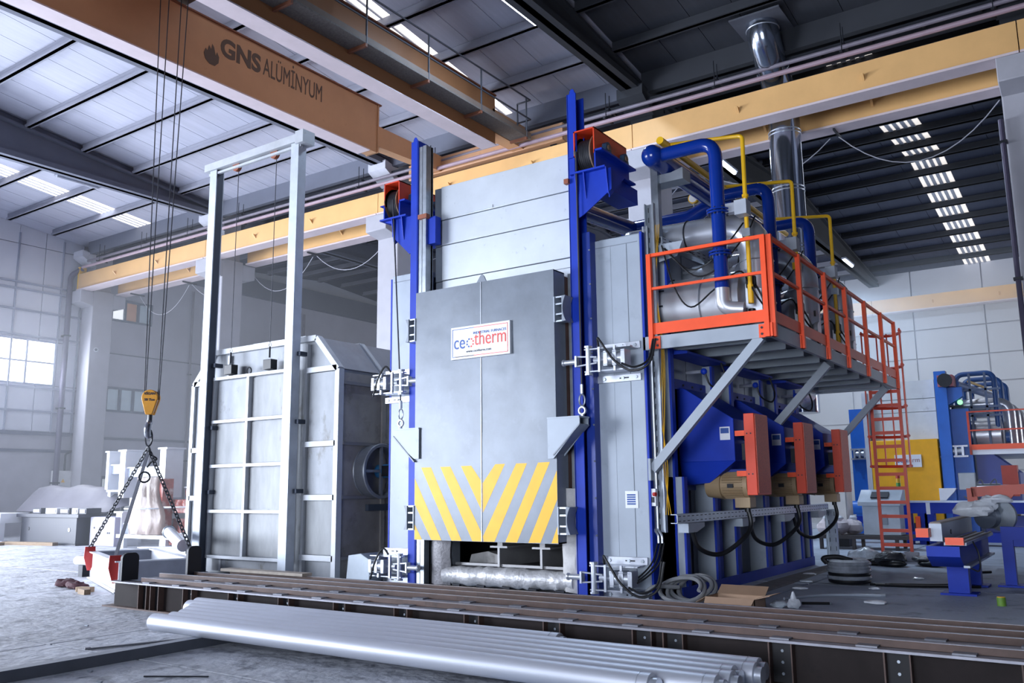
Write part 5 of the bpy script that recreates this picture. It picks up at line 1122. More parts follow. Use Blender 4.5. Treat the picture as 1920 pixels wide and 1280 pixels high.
MB().prism([(x1, y0, h), (x1, y1, h), (x1+.20, y1, h+.05), (x1+.20, y0, h+.05)], (0, 0, .008)).build('flap', cardboard, cbx); MB().prism([(x0, y0, h), (x1, y0, h), (x1-.02, y0-.12, h-.10), (x0+.02, y0-.12, h-.10)], (0, -.006, .006)).build('flap', cardboard, cbx); MB().prism([(x0, y1, h), (x1, y1, h), (x1, y1+.16, h+.10), (x0, y1+.16, h+.10)], (0, 0, .008)).build('flap', cm, cbx)
def crumple(name, c, r, sc, mat, parent, seed, n=18, amp=.35):
    rnd = random.Random(seed); b = MB(); b.ball((0, 0, 0), r, n, sc); ph = [rnd.uniform(0, 6.28) for _ in range(9)]
    for i, v in enumerate(b.v):
        d = v.normalized() if v.length > 1e-6 else V(0, 0, 1)
        f = 1+amp*(.4*math.sin(5*d.x+ph[0]+3*d.z)+.35*math.sin(7*d.y+ph[1]-2*d.x)+.25*math.sin(9*d.z+ph[2]+4*d.y))*.6+rnd.uniform(-.05, .05)*amp*2
        b.v[i] = Vector(c)+v*f
        if b.v[i].z < .004: b.v[i].z = .004
    return b.build(name, mat, parent)
white_film = M('white_plastic_film', 'd5dae2', .3, 0, .1, 6, bump=.5, bscale=10)
pb = thing('plastic_bag', 'white crumpled plastic bag standing beside the cardboard box', 'bag', (-3.95, 11.9, 0));
crumple('bag_body', (-3.72, 11.9, .06), .08, (1.1, 1, .9), white_film, pb, 3); MB().cyl((-3.72, 11.9, .08), (-3.72, 11.9, .22), .06, 9, r2=.012).build('bag_neck', white_film, pb)
crumple('bag_tail', (-3.9, 11.85, .05), .08, (1.4, 1, .7), plastic, pb, 4)
cw = thing('wrapped_coil', 'coil of black hose wrapped in clear plastic on the grey floor', 'coil', (-3.85, 15.2, 0))
for k in range(6): MB().ring((-3.82, 15.25, .06+.055*k), (0, 0, 1), .30+.015*(k % 2), .036, 28, 8).build('hose_turn', black_rubber if k in (0, 2) else M('smoky_film', '7c828c', .2, 0, .3, 6, bump=.5, bscale=9), cw)
MB().tube(spline([(-4.1, 15.0, .34), (-4.15, 15.0, .42), (-3.95, 15.1, .44), (-3.75, 15.2, .38)]), .04, 8).build('loose_turn', black_rubber, cw)
MB().ring((-3.82, 15.25, .345), (0, 0, 1), .27, .06, 24, 7).build('film_wrap', plastic, cw)
fc2 = thing('floor_cable', 'black cable snaking from the wrapped coil to the blue machine stand', 'cable', (-3, 15.5, 0))
MB().tube(spline([(-3.5, 15.2, .02), (-3.1, 15.35, .02), (-2.6, 15.55, .02), (-2.25, 15.9, .02), (-2.2, 16.8, .02), (-2.35, 17.9, .02), (-2.1, 18.3, .02)]), .022, 7).build('cable_run', black_rubber, fc2); MB().tube(spline([(-3.4, 15.15, .02), (-2.9, 15.2, .02), (-2.4, 15.4, .02), (-1.95, 15.6, .02)]), .022, 7).build('cable_run', black_rubber, fc2)
for k, (x, y, r, m_, lb) in enumerate(((-4.45, 19.2, .30, plastic, 'clear plastic bag of black cable at the left foot of the ladder'), (-3.95, 19.0, .26, M('black_bag', '2b2e35', .35, 0, .3, 6, bump=.5), 'black crumpled bag between the feet of the ladder'), (-3.3, 19.3, .24, M('black_bag', '2b2e35', .35, 0, .3, 6, bump=.5), 'flat black bundle right of the ladder foot'))):
    q = thing('cable_bag', lb, 'bag', (x, y, 0)); crumple('bag_body', (x, y, .13), r, (1.2, 1, .62 if k < 2 else .3), m_, q, 20+k); crumple('bag_contents', (x+.1, y-.15, .06), r*.7, (1.4, 1, .4), black_rubber, q, 30+k)
gc = thing('green_can', 'small green and yellow can on the floor near the blue stand', 'can', (-1.46, 13.5, 0)); MB().cyl((-1.46, 13.5, 0), (-1.46, 13.5, .11), .055, 16).build('can_body', M('green_tin', '6f9a3a', .4, 0, .2, 8), gc); MB().cyl((-1.46, 13.5, .11), (-1.46, 13.5, .12), .05, 16).build('can_lid', yellow_paint, gc)
wh = thing('clear_hose', 'pale clear hose curving across the grey floor', 'hose', (-3.6, 13, 0)); MB().tube(spline([(-4.1, 12.7, .02), (-3.8, 13.3, .02), (-3.4, 13.6, .02), (-3.0, 13.7, .02)]), .02, 7).build('hose_run', M('clear_hose_mat', '9aa3b0', .3), wh); MB().cyl((-3.02, 13.7, .02), (-2.95, 13.71, .02), .03, 8).build('hose_end', zinc, wh)
br_ = thing('black_rod', 'short black bar lying beside the plastic bag', 'rod', (-3.5, 12.5, 0)); MB().cyl((-3.75, 12.35, .02), (-3.42, 12.5, .02), .018, 8).build('bar_body', black_rubber, br_); MB().cyl((-3.42, 12.5, .02), (-3.40, 12.51, .02), .022, 8).build('bar_end', zinc, br_)
for k, (x, y) in enumerate(((-4.6, 13.2), (-4.3, 14.1), (-4.9, 13.7), (-3.3, 14.6), (-4.5, 15.2), (-2.9, 12.9), (-3.0, 16.5), (-4.8, 16.4))):
    s = thing('plastic_scrap', 'small crumpled plastic scrap on the grey floor by the furnace side', 'scrap', (x, y, 0), 'plastic scraps by the furnace side'); crumple('scrap_body', (x, y, .02), .06+.02*(k % 3), (1.5, 1, .35), white_film if k % 2 else plastic, s, 50+k, 10)
pk_ = thing('floor_plate', 'narrow raised concrete strip running along the blue furnace skirt', 'kerb', (-4.8, 15, 0)); MB().hexa([(-5.05, 12.6, 0), (-4.6, 12.6, 0), (-4.75, 18.6, 0), (-5.05, 18.6, 0)], [(-5.03, 12.6, .025), (-4.62, 12.6, .025), (-4.77, 18.6, .025), (-5.03, 18.6, .025)]).build('strip_body', M('dusty_concrete', '7b7a7c', .9, 0, .2, 4, bump=.4, bscale=20), pk_)
# ================================================================== LEFT BACKGROUND STORAGE
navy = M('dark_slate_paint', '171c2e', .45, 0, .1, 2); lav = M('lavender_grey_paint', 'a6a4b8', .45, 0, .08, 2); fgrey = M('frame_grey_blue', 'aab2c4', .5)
db = thing('box_girder', 'dark slate steel box girder with round holes on the left storage floor', 'girder', (-28, 15, 0))
MB().box(-30.3, -26.9, 15.0, 15.9, .04, .86).build('girder_body', navy, db, bevel=.01); MB().box(-30.5, -26.7, 14.92, 16.0, .86, .96).build('top_flange', navy, db); MB().box(-30.4, -26.8, 14.95, 15.95, .0, .04).build('bottom_flange', navy, db)
for x, m_ in ((-29.8, dark_metal), (-27.3, white_paint)): MB().cyl((x, 14.985, .48), (x, 15.0, .48), .06, 16).build('hole_plug', m_, db)
lp = thing('plate_girder', 'lavender grey plate with bolt holes beside the dark box girder', 'girder', (-25.4, 15.6, 0)); MB().box(-26.65, -25.3, 15.3, 16.0, 0, .88).build('plate_body', lav, lp, bevel=.02)
for x, z in ((-26.4, .55), (-25.65, .40), (-25.55, .40)): MB().cyl((x, 15.285, z), (x, 15.3, z), .03, 10).build('bolt_hole', dark_metal, lp)
wb_ = thing('white_beam', 'white painted beam lying at the far left edge of the storage area', 'beam', (-32, 14.6, 0)); MB().box(-33.5, -30.5, 14.4, 15.3, .66, .98).build('beam_body', white_paint, wb_, bevel=.01)
for x in (-33, -31.6, -30.6): MB().box(x-.05, x+.05, 14.4, 14.6, 0, .66).build('leg', white_paint, wb_)
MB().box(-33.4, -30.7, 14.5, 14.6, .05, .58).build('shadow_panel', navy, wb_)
for k, (x, w, m_) in enumerate(((-30.0, .5, navy), (-29.2, .7, white_paint), (-28.3, .55, navy), (-27.6, .35, white_paint), (-27.15, .4, navy))):
    q = thing('steel_offcut', ['dark square-ended steel offcut at the left end of the girder top', 'white bracket offcut second from the left on the girder top', 'dark box offcut in the middle of the girder top', 'white bracket offcut right of the middle on the girder top', 'dark bolted offcut at the right end of the girder top'][k], 'offcut', (x, 15.4, .96))
    MB().box(x, x+w, 15.2, 15.7, .961, 1.14).build('offcut_body', m_, q, bevel=.01); MB().box(x+.05, x+w-.05, 15.18, 15.2, 1.0, 1.1).build('offcut_plate', lav if m_ is navy else fgrey, q)
tp = thing('tarp_bundle', 'grey tarpaulin covered wedge-shaped load on top of the dark girder', 'tarpaulin', (-27.6, 16.6, .96))
def tz(u, v):
    return 1.14+(.84-.50*max(0, (u-.75)/.25)**1.2)*(1 if v > .15 else v/.15)*(.75+.25*math.sin(u*9+v*3)*.25)
pts = []
for j in range(9):
    v = j/8
    for i in range(19):
        u = i/18; x = -32.6+u*5.6+(v-.5)*.1; y = 16.05+v*1.4
        pts.append((x-(.25 if i == 0 else 0)*(1-v), y+.03*math.sin(u*25), 1.0+(.86*(1-.75*max(0, u-.72)/.28))*min(1, v*2.2)*(1-.06*math.sin(u*17+v*5))))
MB().sheet(pts, 19, 9, .02).build('tarp_sheet', M('tarp_grey', '66646f', .55, 0, .12, 2, bump=.4, bscale=3), tp, angle=70); MB().box(-32.4, -27.2, 16.3, 17.4, .0, 1.0).build('crate', navy, tp); MB().cyl((-32.2, 16.9, 1.84), (-31.9, 16.9, 1.84), .07, 8).build('tarp_knot', dark_metal, tp)
# stacked white frames
def wframe(x0, x1, y, z0, z1__, label, post=.22):
    t = thing('storage_rack', label, 'rack', ((x0+x1)/2, y, z0))
    for x in (x0, x1): MB().box(x-post/2, x+post/2, y-.12, y+.5, z0, z1__).build('frame_post', white_paint, t, bevel=.008); MB().box(x-post*.8, x+post*.8, y-.15, y+.52, z1__, z1__+.05).build('cap_plate', white_paint, t)
    zm = z0+(z1__-z0)*.55
    MB().box(x0, x1, y, y+.3, zm-.16, zm+.12).build('cross_beam', fgrey, t); MB().box(x0, x1, y-.06, y+.36, zm+.12, zm+.15).build('beam_flange', white_paint, t)
    return t
wframe(-27.9, -26.6, 16.6, 1.72, 2.95, 'white steel frame at upper left of the stacked frames', .16)
wframe(-26.2, -24.05, 16.1, 1.45, 2.92, 'white steel frame with broad right post, topmost of the stack', .30)
wframe(-25.4, -23.1, 15.6, 0, 1.0, 'low white steel frame on the floor in front of the wrapped bundles', .3)
sd = thing('steel_trestle', 'white trestle under the upper left frame', 'trestle', (-27.3, 16.7, 0)); MB().box(-27.98, -27.82, 16.6, 17.0, 0, 1.7).build('leg', white_paint, sd); MB().box(-26.68, -26.52, 16.6, 17.0, 0, 1.7).build('leg', white_paint, sd); MB().box(-28.0, -26.5, 16.55, 17.1, 1.64, 1.715).build('top_rail', fgrey, sd)
redw = M('red_wrapped_plastic', '93483f', .35, 0, .35, 4, bump=.5, bscale=6, stain='b5a29e', samt=.5, sscale=3); pinkw = M('pink_white_wrap', '80706a', .35, 0, .3, 4, bump=1., bscale=5, stain='83443a', samt=.33, sscale=2.5, stretch=(1, 1, .35))
def drape(name, x0, x1, y, z0, z1__, mat, label, seed):
    t = thing(name, label, 'bundle', ((x0+x1)/2, y, z0)); rnd = random.Random(seed); pts = []; nu, nv = 16, 10
    for j in range(nv):
        v = j/(nv-1)
        for i in range(nu):
            u = i/(nu-1); a = PI*u
            pts.append(((x0+x1)/2-(x1-x0)/2*math.cos(a)*(1-.25*v+.18*math.sin(v*6)), y-(.28+.08*math.sin(u*31+seed))*math.sin(a)*(1-.3*v)+rnd.uniform(-.02, .02), z0+(z1__-z0)*v))
    MB().sheet(pts, nu, nv, -.02).build('plastic_sheet', mat, t, angle=80); MB().box(x0+.1, x1-.1, y, y+.35, z0, z1__-.05).build('packed_load', redw, t)
    MB().ring(((x0+x1)/2, y+.05, z0+(z1__-z0)*.45), (0, 0, 1), (x1-x0)*.46, .02, 20, 6).build('tie_strap', white_film, t); return t
drape('wrapped_bundle', -24.2, -22.7, 15.2, .42, 2.05, pinkw, 'tall bundle in creased white and pink plastic in the frame stack', 5)
drape('wrapped_bundle', -23.2, -22.0, 16.4, 1.5, 2.05, redw, 'reddish wrapped bundle under the top white frame', 7); drape('wrapped_bundle', -23.4, -22.0, 15.9, .1, .85, redw, 'red wrapped bundle low behind the front white frame', 9); drape('wrapped_bundle', -23.3, -21.9, 15.8, 1.02, 1.4, redw, 'flat red wrapped bundle resting on the low white frame', 11)
st_ = thing('storage_bed', 'low white steel bed under the wrapped bundles', 'bed', (-23, 15.9, 0)); MB().box(-24.7, -21.8, 15.0, 16.7, .30, .40).build('bed_top', white_paint, st_)
for x in (-24.5, -22.0):
    for y in (15.15, 16.5): MB().box(x-.06, x+.06, y-.06, y+.06, 0, .30).build('leg', white_paint, st_)
pls = [((-30.5, 14.2), (-27.6, 14.75), 'long timber plank on the floor in front of the dark box girder'), ((-31.6, 13.4), (-29.4, 14.0), 'short timber plank at the far left of the floor')]
for p, q, lb in pls:
    t = thing('timber_plank', lb, 'plank', (p[0], p[1], 0)); MB().bar((*p, .05), (*q, .05), .2, .1, (0, 1, 0)).build('plank_body', wood, t); MB().bar((*p, .105), (p[0]+.6, p[1]+.12, .105), .2, .012, (0, 1, 0)).build('plank_label', M('blue_grey_tape', '6d7696', .6), t)
# wall box, camera
eb = thing('electric_box', 'pale wall-mounted electric cabinet with yellow warning sticker', 'cabinet', (XL, 18.6, 1.7)); 
pe = at(112, 902, 0, XL); MB().box(XL, XL+.22, pe.y-.38, pe.y+.38, pe.z-.42, pe.z+.42).build('cabinet_body', M('pale_cabinet', 'd5d6d6', .5), eb, bevel=.02); MB().box(XL+.22, XL+.235, pe.y-.33, pe.y+.33, pe.z-.37, pe.z+.37).build('cabinet_door', M('pale_cabinet', 'd5d6d6', .5), eb); MB().prism([(XL+.236, pe.y-.08, pe.z-.05), (XL+.236, pe.y+.08, pe.z-.05), (XL+.236, pe.y, pe.z+.10)], (.003, 0, 0)).build('warning_sticker', yellow_paint, eb); MB().tube(fillet([(XL+.1, pe.y+.1, pe.z+.42), (XL+.1, pe.y+.1, pe.z+1.1), (XL+.1, pe.y+.5, pe.z+1.3)], .1), .04, 8).build('conduit', dark_metal, eb)
cc = thing('security_camera', 'small white bullet camera mounted on the corner column', 'camera', (-34.3, 19.2, 6.9)); pc = at(186, 655, 1, 19.2); MB().cyl((pc.x-.15, 19.2, pc.z+.02), (pc.x+.2, 18.95, pc.z-.06), .08, 12).build('camera_body', white_paint, cc); MB().bar((-34.47, 19.6, pc.z+.12), (pc.x-.05, 19.1, pc.z+.03), .04, .04).build('camera_arm', white_paint, cc); MB().cyl((pc.x+.2, 18.95, pc.z-.06), (pc.x+.21, 18.94, pc.z-.063), .06, 12).build('lens', dark_metal, cc)
mc_ = thing('maroon_cloth', 'crumpled maroon cloth dropped on the floor left of the lifting frame', 'cloth', (-15.2, 8.5, 0)); crumple('cloth_body', (-15.35, 8.45, .05), .2, (1.25, .8, .4), maroon, mc_, 61, 20, .6); crumple('cloth_tail', (-14.8, 8.35, .05), .16, (1.7, .7, .4), maroon, mc_, 62, 16, .7)
for k, (x, y, a) in enumerate(((-14.25, 8.15, .3), (-13.95, 8.0, -.2))): t = thing('wood_block', ['small wooden block under the near edge of the lifting frame', 'splintered wooden wedge next to the lifting frame corner'][k], 'block', (x, y, 0)); MB().bar((x-.14, y-.05*a, .04), (x+.14, y+.2*a, .04), .10, .08).build('block_body', wood, t); MB().bar((x-.15, y-.05*a, .04), (x-.138, y-.05*a, .04), .09, .07).build('block_end', M('pale_end_grain', 'c3ad92', .8), t)
ib = thing('white_channel', 'white steel channel section lying behind the lifting frame', 'beam', (-17, 11.5, 0)); b = MB(); b.ibeam((-17.2, 11.0, .18), (-15.0, 12.1, .18), .30, .2, .02, .02); b.build('channel_body', white_paint, ib); MB().box(-16.8, -16.6, 11.05, 11.5, 0, .18).build('timber_rest', wood, ib); MB().box(-15.6, -15.4, 11.5, 12.0, 0, .18).build('timber_rest', wood, ib)
# ================================================================== SECOND FURNACE (behind, bay 2)
SY = 28.0
def sx(px, py=850): return at(px, py, 1, SY).x
def sz(px, py): return at(px, py, 1, SY).z
f2 = thing('furnace', 'blue and white furnace with plain yellow door at the back right', 'furnace', (-5, SY+2, 0))
bl2 = M('far_blue_paint', '1f66c4', .4, 0, .1, 2); yd = M('far_yellow_door', 'f0ae18', .45, 0, .08, 3, stain='cf9730', samt=.36, sscale=4); wc = M('far_white_cladding', 'd3d6d9', .5, .1, .08, 2, stain='9fa3a8', samt=.38, sscale=3)
xl0, xl1, xd0, xd1, xr0, xr1 = sx(1597), sx(1636), sx(1638), sx(1764), sx(1772), sx(1824)
MB().box(xl0, xl1, SY, SY+.3, 0, 3.9).build('front_panel', bl2, f2); MB().box(xr0, xr1, SY, SY+.3, 0, sz(1800, 766)).build('front_panel', bl2, f2)
zt = sz(1757, 823); zc0 = [zt-.3, sz(1760, 770), sz(1758, 745), sz(1758, 710)]
MB().box(xd0, xd1, SY-.35, SY-.05, .5, zt).build('lift_door', yd, f2, bevel=.02)
for i in range(3): MB().box(xd0+.0, xd1-.02, SY-.0, SY+.2, zc0[i]+.01, zc0[i+1]-.01).build('cladding_plate', wc, f2)
xp = sx(1762, 760); MB().box(xp-.05, xp+.26, SY-.3, SY, 0, sz(1758, 698)).build('guide_post', bl2, f2); MB().box(xd0-.16, xd0-.02, SY-.3, SY, 0, sz(1600, 740)).build('guide_post', M('pale_post', 'c8ccd6', .5), f2)
np_ = MB(); n0 = at(1677, 853, 1, SY-.38); n1 = at(1729, 875, 1, SY-.38); np_ = np_.box(n0.x, n1.x, SY-.39, SY-.35, n1.z, n0.z).build('nameplate', white_paint, f2)
hw = n1.x-n0.x; text('ce', (n0.x+hw*.07, SY-.395, (n0.z+n1.z)/2+.02), .20, print_blue, np_, align='LEFT'); text('therm', (n1.x-hw*.05, SY-.395, (n0.z+n1.z)/2+.02), .20, M('faded_red_print', 'b99090', .5, 0, 0), np_, align='RIGHT', sx=.95); MB().ring((n0.x+hw*.385, SY-.392, (n0.z+n1.z)/2-.0), (0, 1, 0), .05, .010, 16, 5).build('ring_mark', print_blue, np_)
for xa, xb, z, m_ in ((xl0+.0, xl1+.1, sz(1615, 851), bright_steel), (xd1-.05, xr1-.1, sz(1790, 846), bright_steel)):
    c = MB().box(xa, xb, SY-.12, SY-.0, z-.17, z-.12).build('clamp_plate', m_, f2); MB().box(xa, xb, SY-.12, SY, z+.12, z+.17).build('clamp_plate', m_, f2); MB().cyl((xa+.1, SY-.15, z), (xb-.1, SY-.15, z), .08, 12).build('clamp_cylinder', m_, c)
    for k in range(4): MB().box(xa+.1+k*(xb-xa-.25)/3, xa+.16+k*(xb-xa-.25)/3, SY-.24, SY-.05, z-.12, z+.12).build('clamp_head', m_, c)
ga_ = at(1766, 925, 1, SY-.3); MB().prism([(ga_.x-.05, SY-.4, ga_.z+.15), (ga_.x+.40, SY-.4, ga_.z+.15), (ga_.x+.34, SY-.4, ga_.z+.05), (ga_.x+.02, SY-.4, ga_.z-.28), (ga_.x-.05, SY-.4, ga_.z-.28)], (0, .3, 0)).build('lifting_arm', white_paint, f2)
MB().box(xl0, xr1+.1, SY+.3, SY+7, 0, 3.3).build('body_shell', M('far_body', '43506a', .5), f2)
# hoist and jib
hx = sx(1775, 715); h_ = MB(); h_.box(hx-.18, hx+.22, SY-.5, SY+.1, sz(1775, 727), sz(1775, 706)); h_.build('drum_housing', M('hazy_red', 'a8606a', .5), f2); MB().prism([(hx-.2, SY-.2, sz(1775, 728)), (hx+.40, SY-.2, sz(1775, 728)), (hx+.40, SY-.2, sz(1775, 745)), (hx-.1, SY-.2, sz(1775, 765))], (0, .3, 0)).build('hoist_bracket', bl2, f2)
MB().cyl((hx+.02, SY-.55, sz(1775, 716)), (hx+.02, SY-.3, sz(1775, 716)), .2, 14).build('rope_drum', dark_metal, f2)
# platform, burners and pipework of the far furnace
PXa, PXb = sx(1818, 840), sx(1818, 840)+1.95; pz = sz(1860, 842)
pf2 = thing('work_platform', 'hazy orange-railed platform on the far furnace', 'platform', (PXa+1, SY+2, pz))
MB().box(PXa, PXb, SY, SY+6, pz-.14, pz).build('deck', white_paint, pf2)
for z in (pz+.55, pz+1.08): MB().box(PXa, PXb, SY-.02, SY+.02, z-.02, z+.02).build('handrail', red_orange, pf2); MB().box(PXb-.02, PXb+.02, SY, SY+6, z-.02, z+.02).build('handrail', red_orange, pf2)
MB().box(PXa, PXb, SY-.02, SY, pz, pz+.15).build('toe_board', orange_paint, pf2); MB().box(PXb-.01, PXb+.01, SY, SY+6, pz, pz+.15).build('toe_board', orange_paint, pf2)
for x, y in ((PXa+.03, SY), (PXb, SY), (PXb, SY+1.5), (PXb, SY+3), (PXb, SY+4.5)): MB().box(x-.03, x+.03, y-.03, y+.03, pz-.14, pz+1.1).build('railing_post', red_orange, pf2)
for y in (SY+.1, SY+3): MB().box(PXb-.12, PXb-.02, y, y+.1, 0, pz-.14).build('support_leg', white_paint, pf2)
ap = thing('burner_pipework', 'hazy blue pipe loops and silver ducts above the far furnace platform', 'pipework', (PXa, SY+2, pz+1))
pbm = M('far_pipe_blue', '2d4f86', .35)
for k in range(3):
    y = SY+.4+k*1.7; zt_ = sz(1830, 697)
    MB().tube(fillet([(PXa-.25, y, 3.3), (PXa-.25, y, zt_), (PXa+.75, y, zt_), (PXa+.75, y, pz+.5)], .25), .075, 10).build('pipe_loop', pbm, ap)
    MB().cyl((PXa-.2, y+.3, pz+.45), (PXa+.8, y+.3, pz+.45), .42, 18).build('burner_drum', steel_sheet, ap); MB().tube(fillet([(PXa-.3, y+.5, pz+1.35), (PXa+1.0, y+.5, pz+1.35), (PXa+1.0, y+.5, pz+.02)], .3), .17, 14).build('flue_duct', duct_sheet, ap); MB().cyl((PXa+.9, y+.1, pz+.35), (PXa+1.0, y+.1, pz+.35), .16, 12).build('burner_cap', pbm, ap)
MB().cyl((PXa-.25, SY+.3, sz(1830, 715)), (PXa+.2, SY+5, sz(1830, 715)), .11, 12).build('header', pbm, ap); MB().cyl((PXa+.1, SY+.3, sz(1830, 712)), (PXa+.5, SY+5, sz(1830, 712)), .04, 8).build('gas_pipe', M('hazy_yellow', 'b99a5a', .5), ap)
for z in (pz+1.7, pz+1.2, pz+.95): MB().box(PXa-.4, PXa+.9, SY+.2, SY+.26, z, z+.06).build('pipe_rack', M('far_rack', '4a5a78', .5), ap)
for x in (PXa-.4, PXa+.1, PXa+.5): MB().box(x, x+.06, SY+.2, SY+.26, pz+.02, zt_).build('rack_post', M('far_rack', '4a5a78', .5), ap)
f3 = thing('circulation_fan', 'far blue fan housing with dark red belt guard under the hazy platform', 'fan', (PXb-.7, SY, 1.4))
MB().prism([(xr1+.05, SY+.2, 1.1), (xr1+1.1, SY+.2, 1.1), (xr1+1.1, SY+.2, 1.9), (xr1+.4, SY+.2, 2.5), (xr1+.05, SY+.2, 2.6)], (0, 1.2, 0)).build('fan_housing', M('deep_blue_paint', '0b2f8c', .4), f3); MB().box(sx(1874), sx(1904), SY, SY+.4, sz(1890, 930), sz(1890, 872)).build('belt_guard', M('dark_red_guard', 'a53a2c', .5), f3); MB().cyl((xr1+.3, SY+.5, .9), (xr1+1.0, SY+.5, .9), .2, 14).build('motor', motor_mat, f3); MB().box(xr1+.1, xr1+1.1, SY+.4, SY+1.2, 0, .7).build('fan_plinth', M('deep_blue_paint', '0b2f8c', .4), f3)
gr = thing('grey_duct_panels', 'pale grey ribbed sheet cladding standing behind the first furnace', 'panel', (-9.5, 27, 0))
for k in range(7): MB().box(-10.6+k*.36, -10.6+k*.36+.33, 26.0+.03*(k % 2), 26.1+.03*(k % 2), 0, 5.2).build('ribbed_sheet', M('pale_ribbed_sheet', 'a9acb4', .5, .2, .1, 2), gr)
lg = thing('indicator_lamp', 'small green indicator glowing on the far furnace post', 'lamp', (xp+.5, SY, sz(1789, 755))); MB().cyl((xp+.55, SY-.05, sz(1789, 755)), (xp+.55, SY-.12, sz(1789, 755)), .07, 12).build('green_lens', M('green_glow', '8ef0a0', .4, 0, 0, emit=1.5), lg); MB().box(xp+.2, xp+.62, SY-.05, SY+.02, sz(1789, 760)-.05, sz(1789, 760)).build('lamp_arm', dark_metal, lg)
# ------------------------------------------------------------------ conveyor, console, tables
cv = thing('blue_conveyor', 'blue steel transfer conveyor crossing in front of the yellow door', 'conveyor', (-4, 26, 0)); CY = 26.0
za, zb_ = at(1700, 942, 1, CY).z, at(1700, 962, 1, CY).z
MB().box(at(1692, 950, 1, CY).x, 2.5, CY, CY+.4, zb_, za).build('side_beam', blue_paint, cv); MB().box(at(1692, 950, 1, CY).x, 2.5, CY-.05, CY+.45, za, za+.05).build('top_rail', M('pale_rail', 'b9c2d6', .4, .3), cv)
for px_ in (1700, 1730, 1743, 1797): x = at(px_, 980, 1, CY).x; MB().box(x-.12, x+.12, CY+.05, CY+.35, 0, zb_).build('leg', blue_paint, cv)
MB().box(at(1692, 990, 1, CY).x, 2.5, CY-.1, CY+.5, .10, .34).build('base_beam', blue_paint, cv); x = at(1740, 950, 1, CY).x; MB().box(x-.05, x+.05, CY-.02, CY, zb_-.02, za+.05).build('white_post', white_paint, cv)
MB().cyl((at(1560, 955, 1, CY).x, CY+.2, (za+zb_)/2), (at(1640, 955, 1, CY).x, CY+.2, (za+zb_)/2), .19, 18).build('roller', bl2, cv)
MB().box(at(1560, 955, 1, CY).x, at(1692, 955, 1, CY).x, CY+.4, CY+.6, zb_-.3, zb_-.1).build('link_beam', blue_paint, cv); x = at(1722, 975, 1, CY).x; MB().box(x-.06, x+.06, CY-.08, CY-.0, .35, .75).build('orange_stop', orange_paint, cv)
KY = 23.6
cn = thing('control_console', 'grey control console with sloped screen top on a dark steel table', 'console', (-5.2, KY, .4))
ka, kb = at(1610, 960, 1, KY).x, at(1690, 960, 1, KY).x; kz0, kz1, kz2 = at(1650, 1003, 1, KY).z, at(1650, 948, 1, KY).z, at(1650, 918, 1, KY).z
con = M('console_grey', 'a7b2bf', .45)
MB().box(ka+.08, kb-.05, KY+.05, KY+.6, kz0, kz1).build('console_body', con, cn, bevel=.01); MB().prism([(ka, KY-.06, kz1), (ka, KY-.06, kz1+.10), (ka, KY+.42, kz2), (ka, KY+.65, kz2), (ka, KY+.65, kz1)], (kb-ka, 0, 0)).build('console_head', con, cn, bevel=.008); MB().prism([(ka+.30, KY+.05, kz1+.185), (ka+.30, KY+.27, kz1+.32), (kb-.30, KY+.27, kz1+.32), (kb-.30, KY+.05, kz1+.185)], (0, -.02, .03)).build('screen', dark_metal, cn); MB().box(ka+.5, kb-.35, KY+.035, KY+.05, kz0+.25, kz0+.52).build('vent_plate', M('vent_grey', '7d8692', .5), cn)
mast = MB().cyl((kb-.12, KY+.55, kz2), (kb-.12, KY+.55, kz2+.08), .03, 8).build('mast', dark_metal, cn)
for k, c in enumerate(('3f8f3a', 'd9a520', 'b52a24')): MB().cyl((kb-.12, KY+.55, kz2+.08+.1*k), (kb-.12, KY+.55, kz2+.17+.1*k), .055, 12).build('light_segment', M('segment_'+c, c, .4, 0, 0), mast)
tb_ = thing('steel_table', 'low dark steel table carrying the grey console', 'table', (-6, KY, 0)); MB().box(ka-1.0, kb+.15, KY-.35, KY+.75, kz0-.09, kz0-.005).build('table_top', M('dark_table', '3a3638', .6, .2), tb_)
for x in (ka-.9, ka-.1, kb-.1):
    for y in (KY-.28, KY+.68): MB().box(x-.04, x+.04, y-.04, y+.04, 0, kz0-.09).build('leg', M('dark_table', '3a3638', .6, .2), tb_)
wc_ = thing('white_cabinet', 'tall pale cabinet standing behind the perforated tray leg', 'cabinet', (-6.5, 24.5, 0)); xa = at(1553, 960, 1, 24.3).x; MB().box(xa, xa+.5, 24.3, 24.9, .25, at(1560, 918, 1, 24.3).z).build('cabinet_body', M('pale_cabinet', 'd5d6d6', .5), wc_, bevel=.01); MB().box(xa+.03, xa+.47, 24.28, 24.3, .3, at(1560, 921, 1, 24.3).z).build('cabinet_door', M('pale_cabinet', 'd5d6d6', .5), wc_); MB().box(xa+.02, xa+.48, 24.32, 24.88, 0, .25).build('cabinet_plinth', dark_metal, wc_)
for k in range(3): 
    s = thing('white_sack', ['white crumpled sack left of the console on the steel table', 'white crumpled sack leaning against the console', 'smaller white sack at the table edge'][k], 'sack', (ka-.3*k, KY, kz0)); crumple('sack_body', (ka-.22-.28*k, KY+.25-.2*k, kz0+.2), .24, (1, .9, .8), M('white_sack_mat', 'd9cfd2', .7, 0, .1, 4, bump=.5), s, 70+k); crumple('sack_mouth', (ka-.22-.28*k, KY+.25-.2*k, kz0+.4), .1, (1, 1, .8), white_film, s, 80+k, 10)
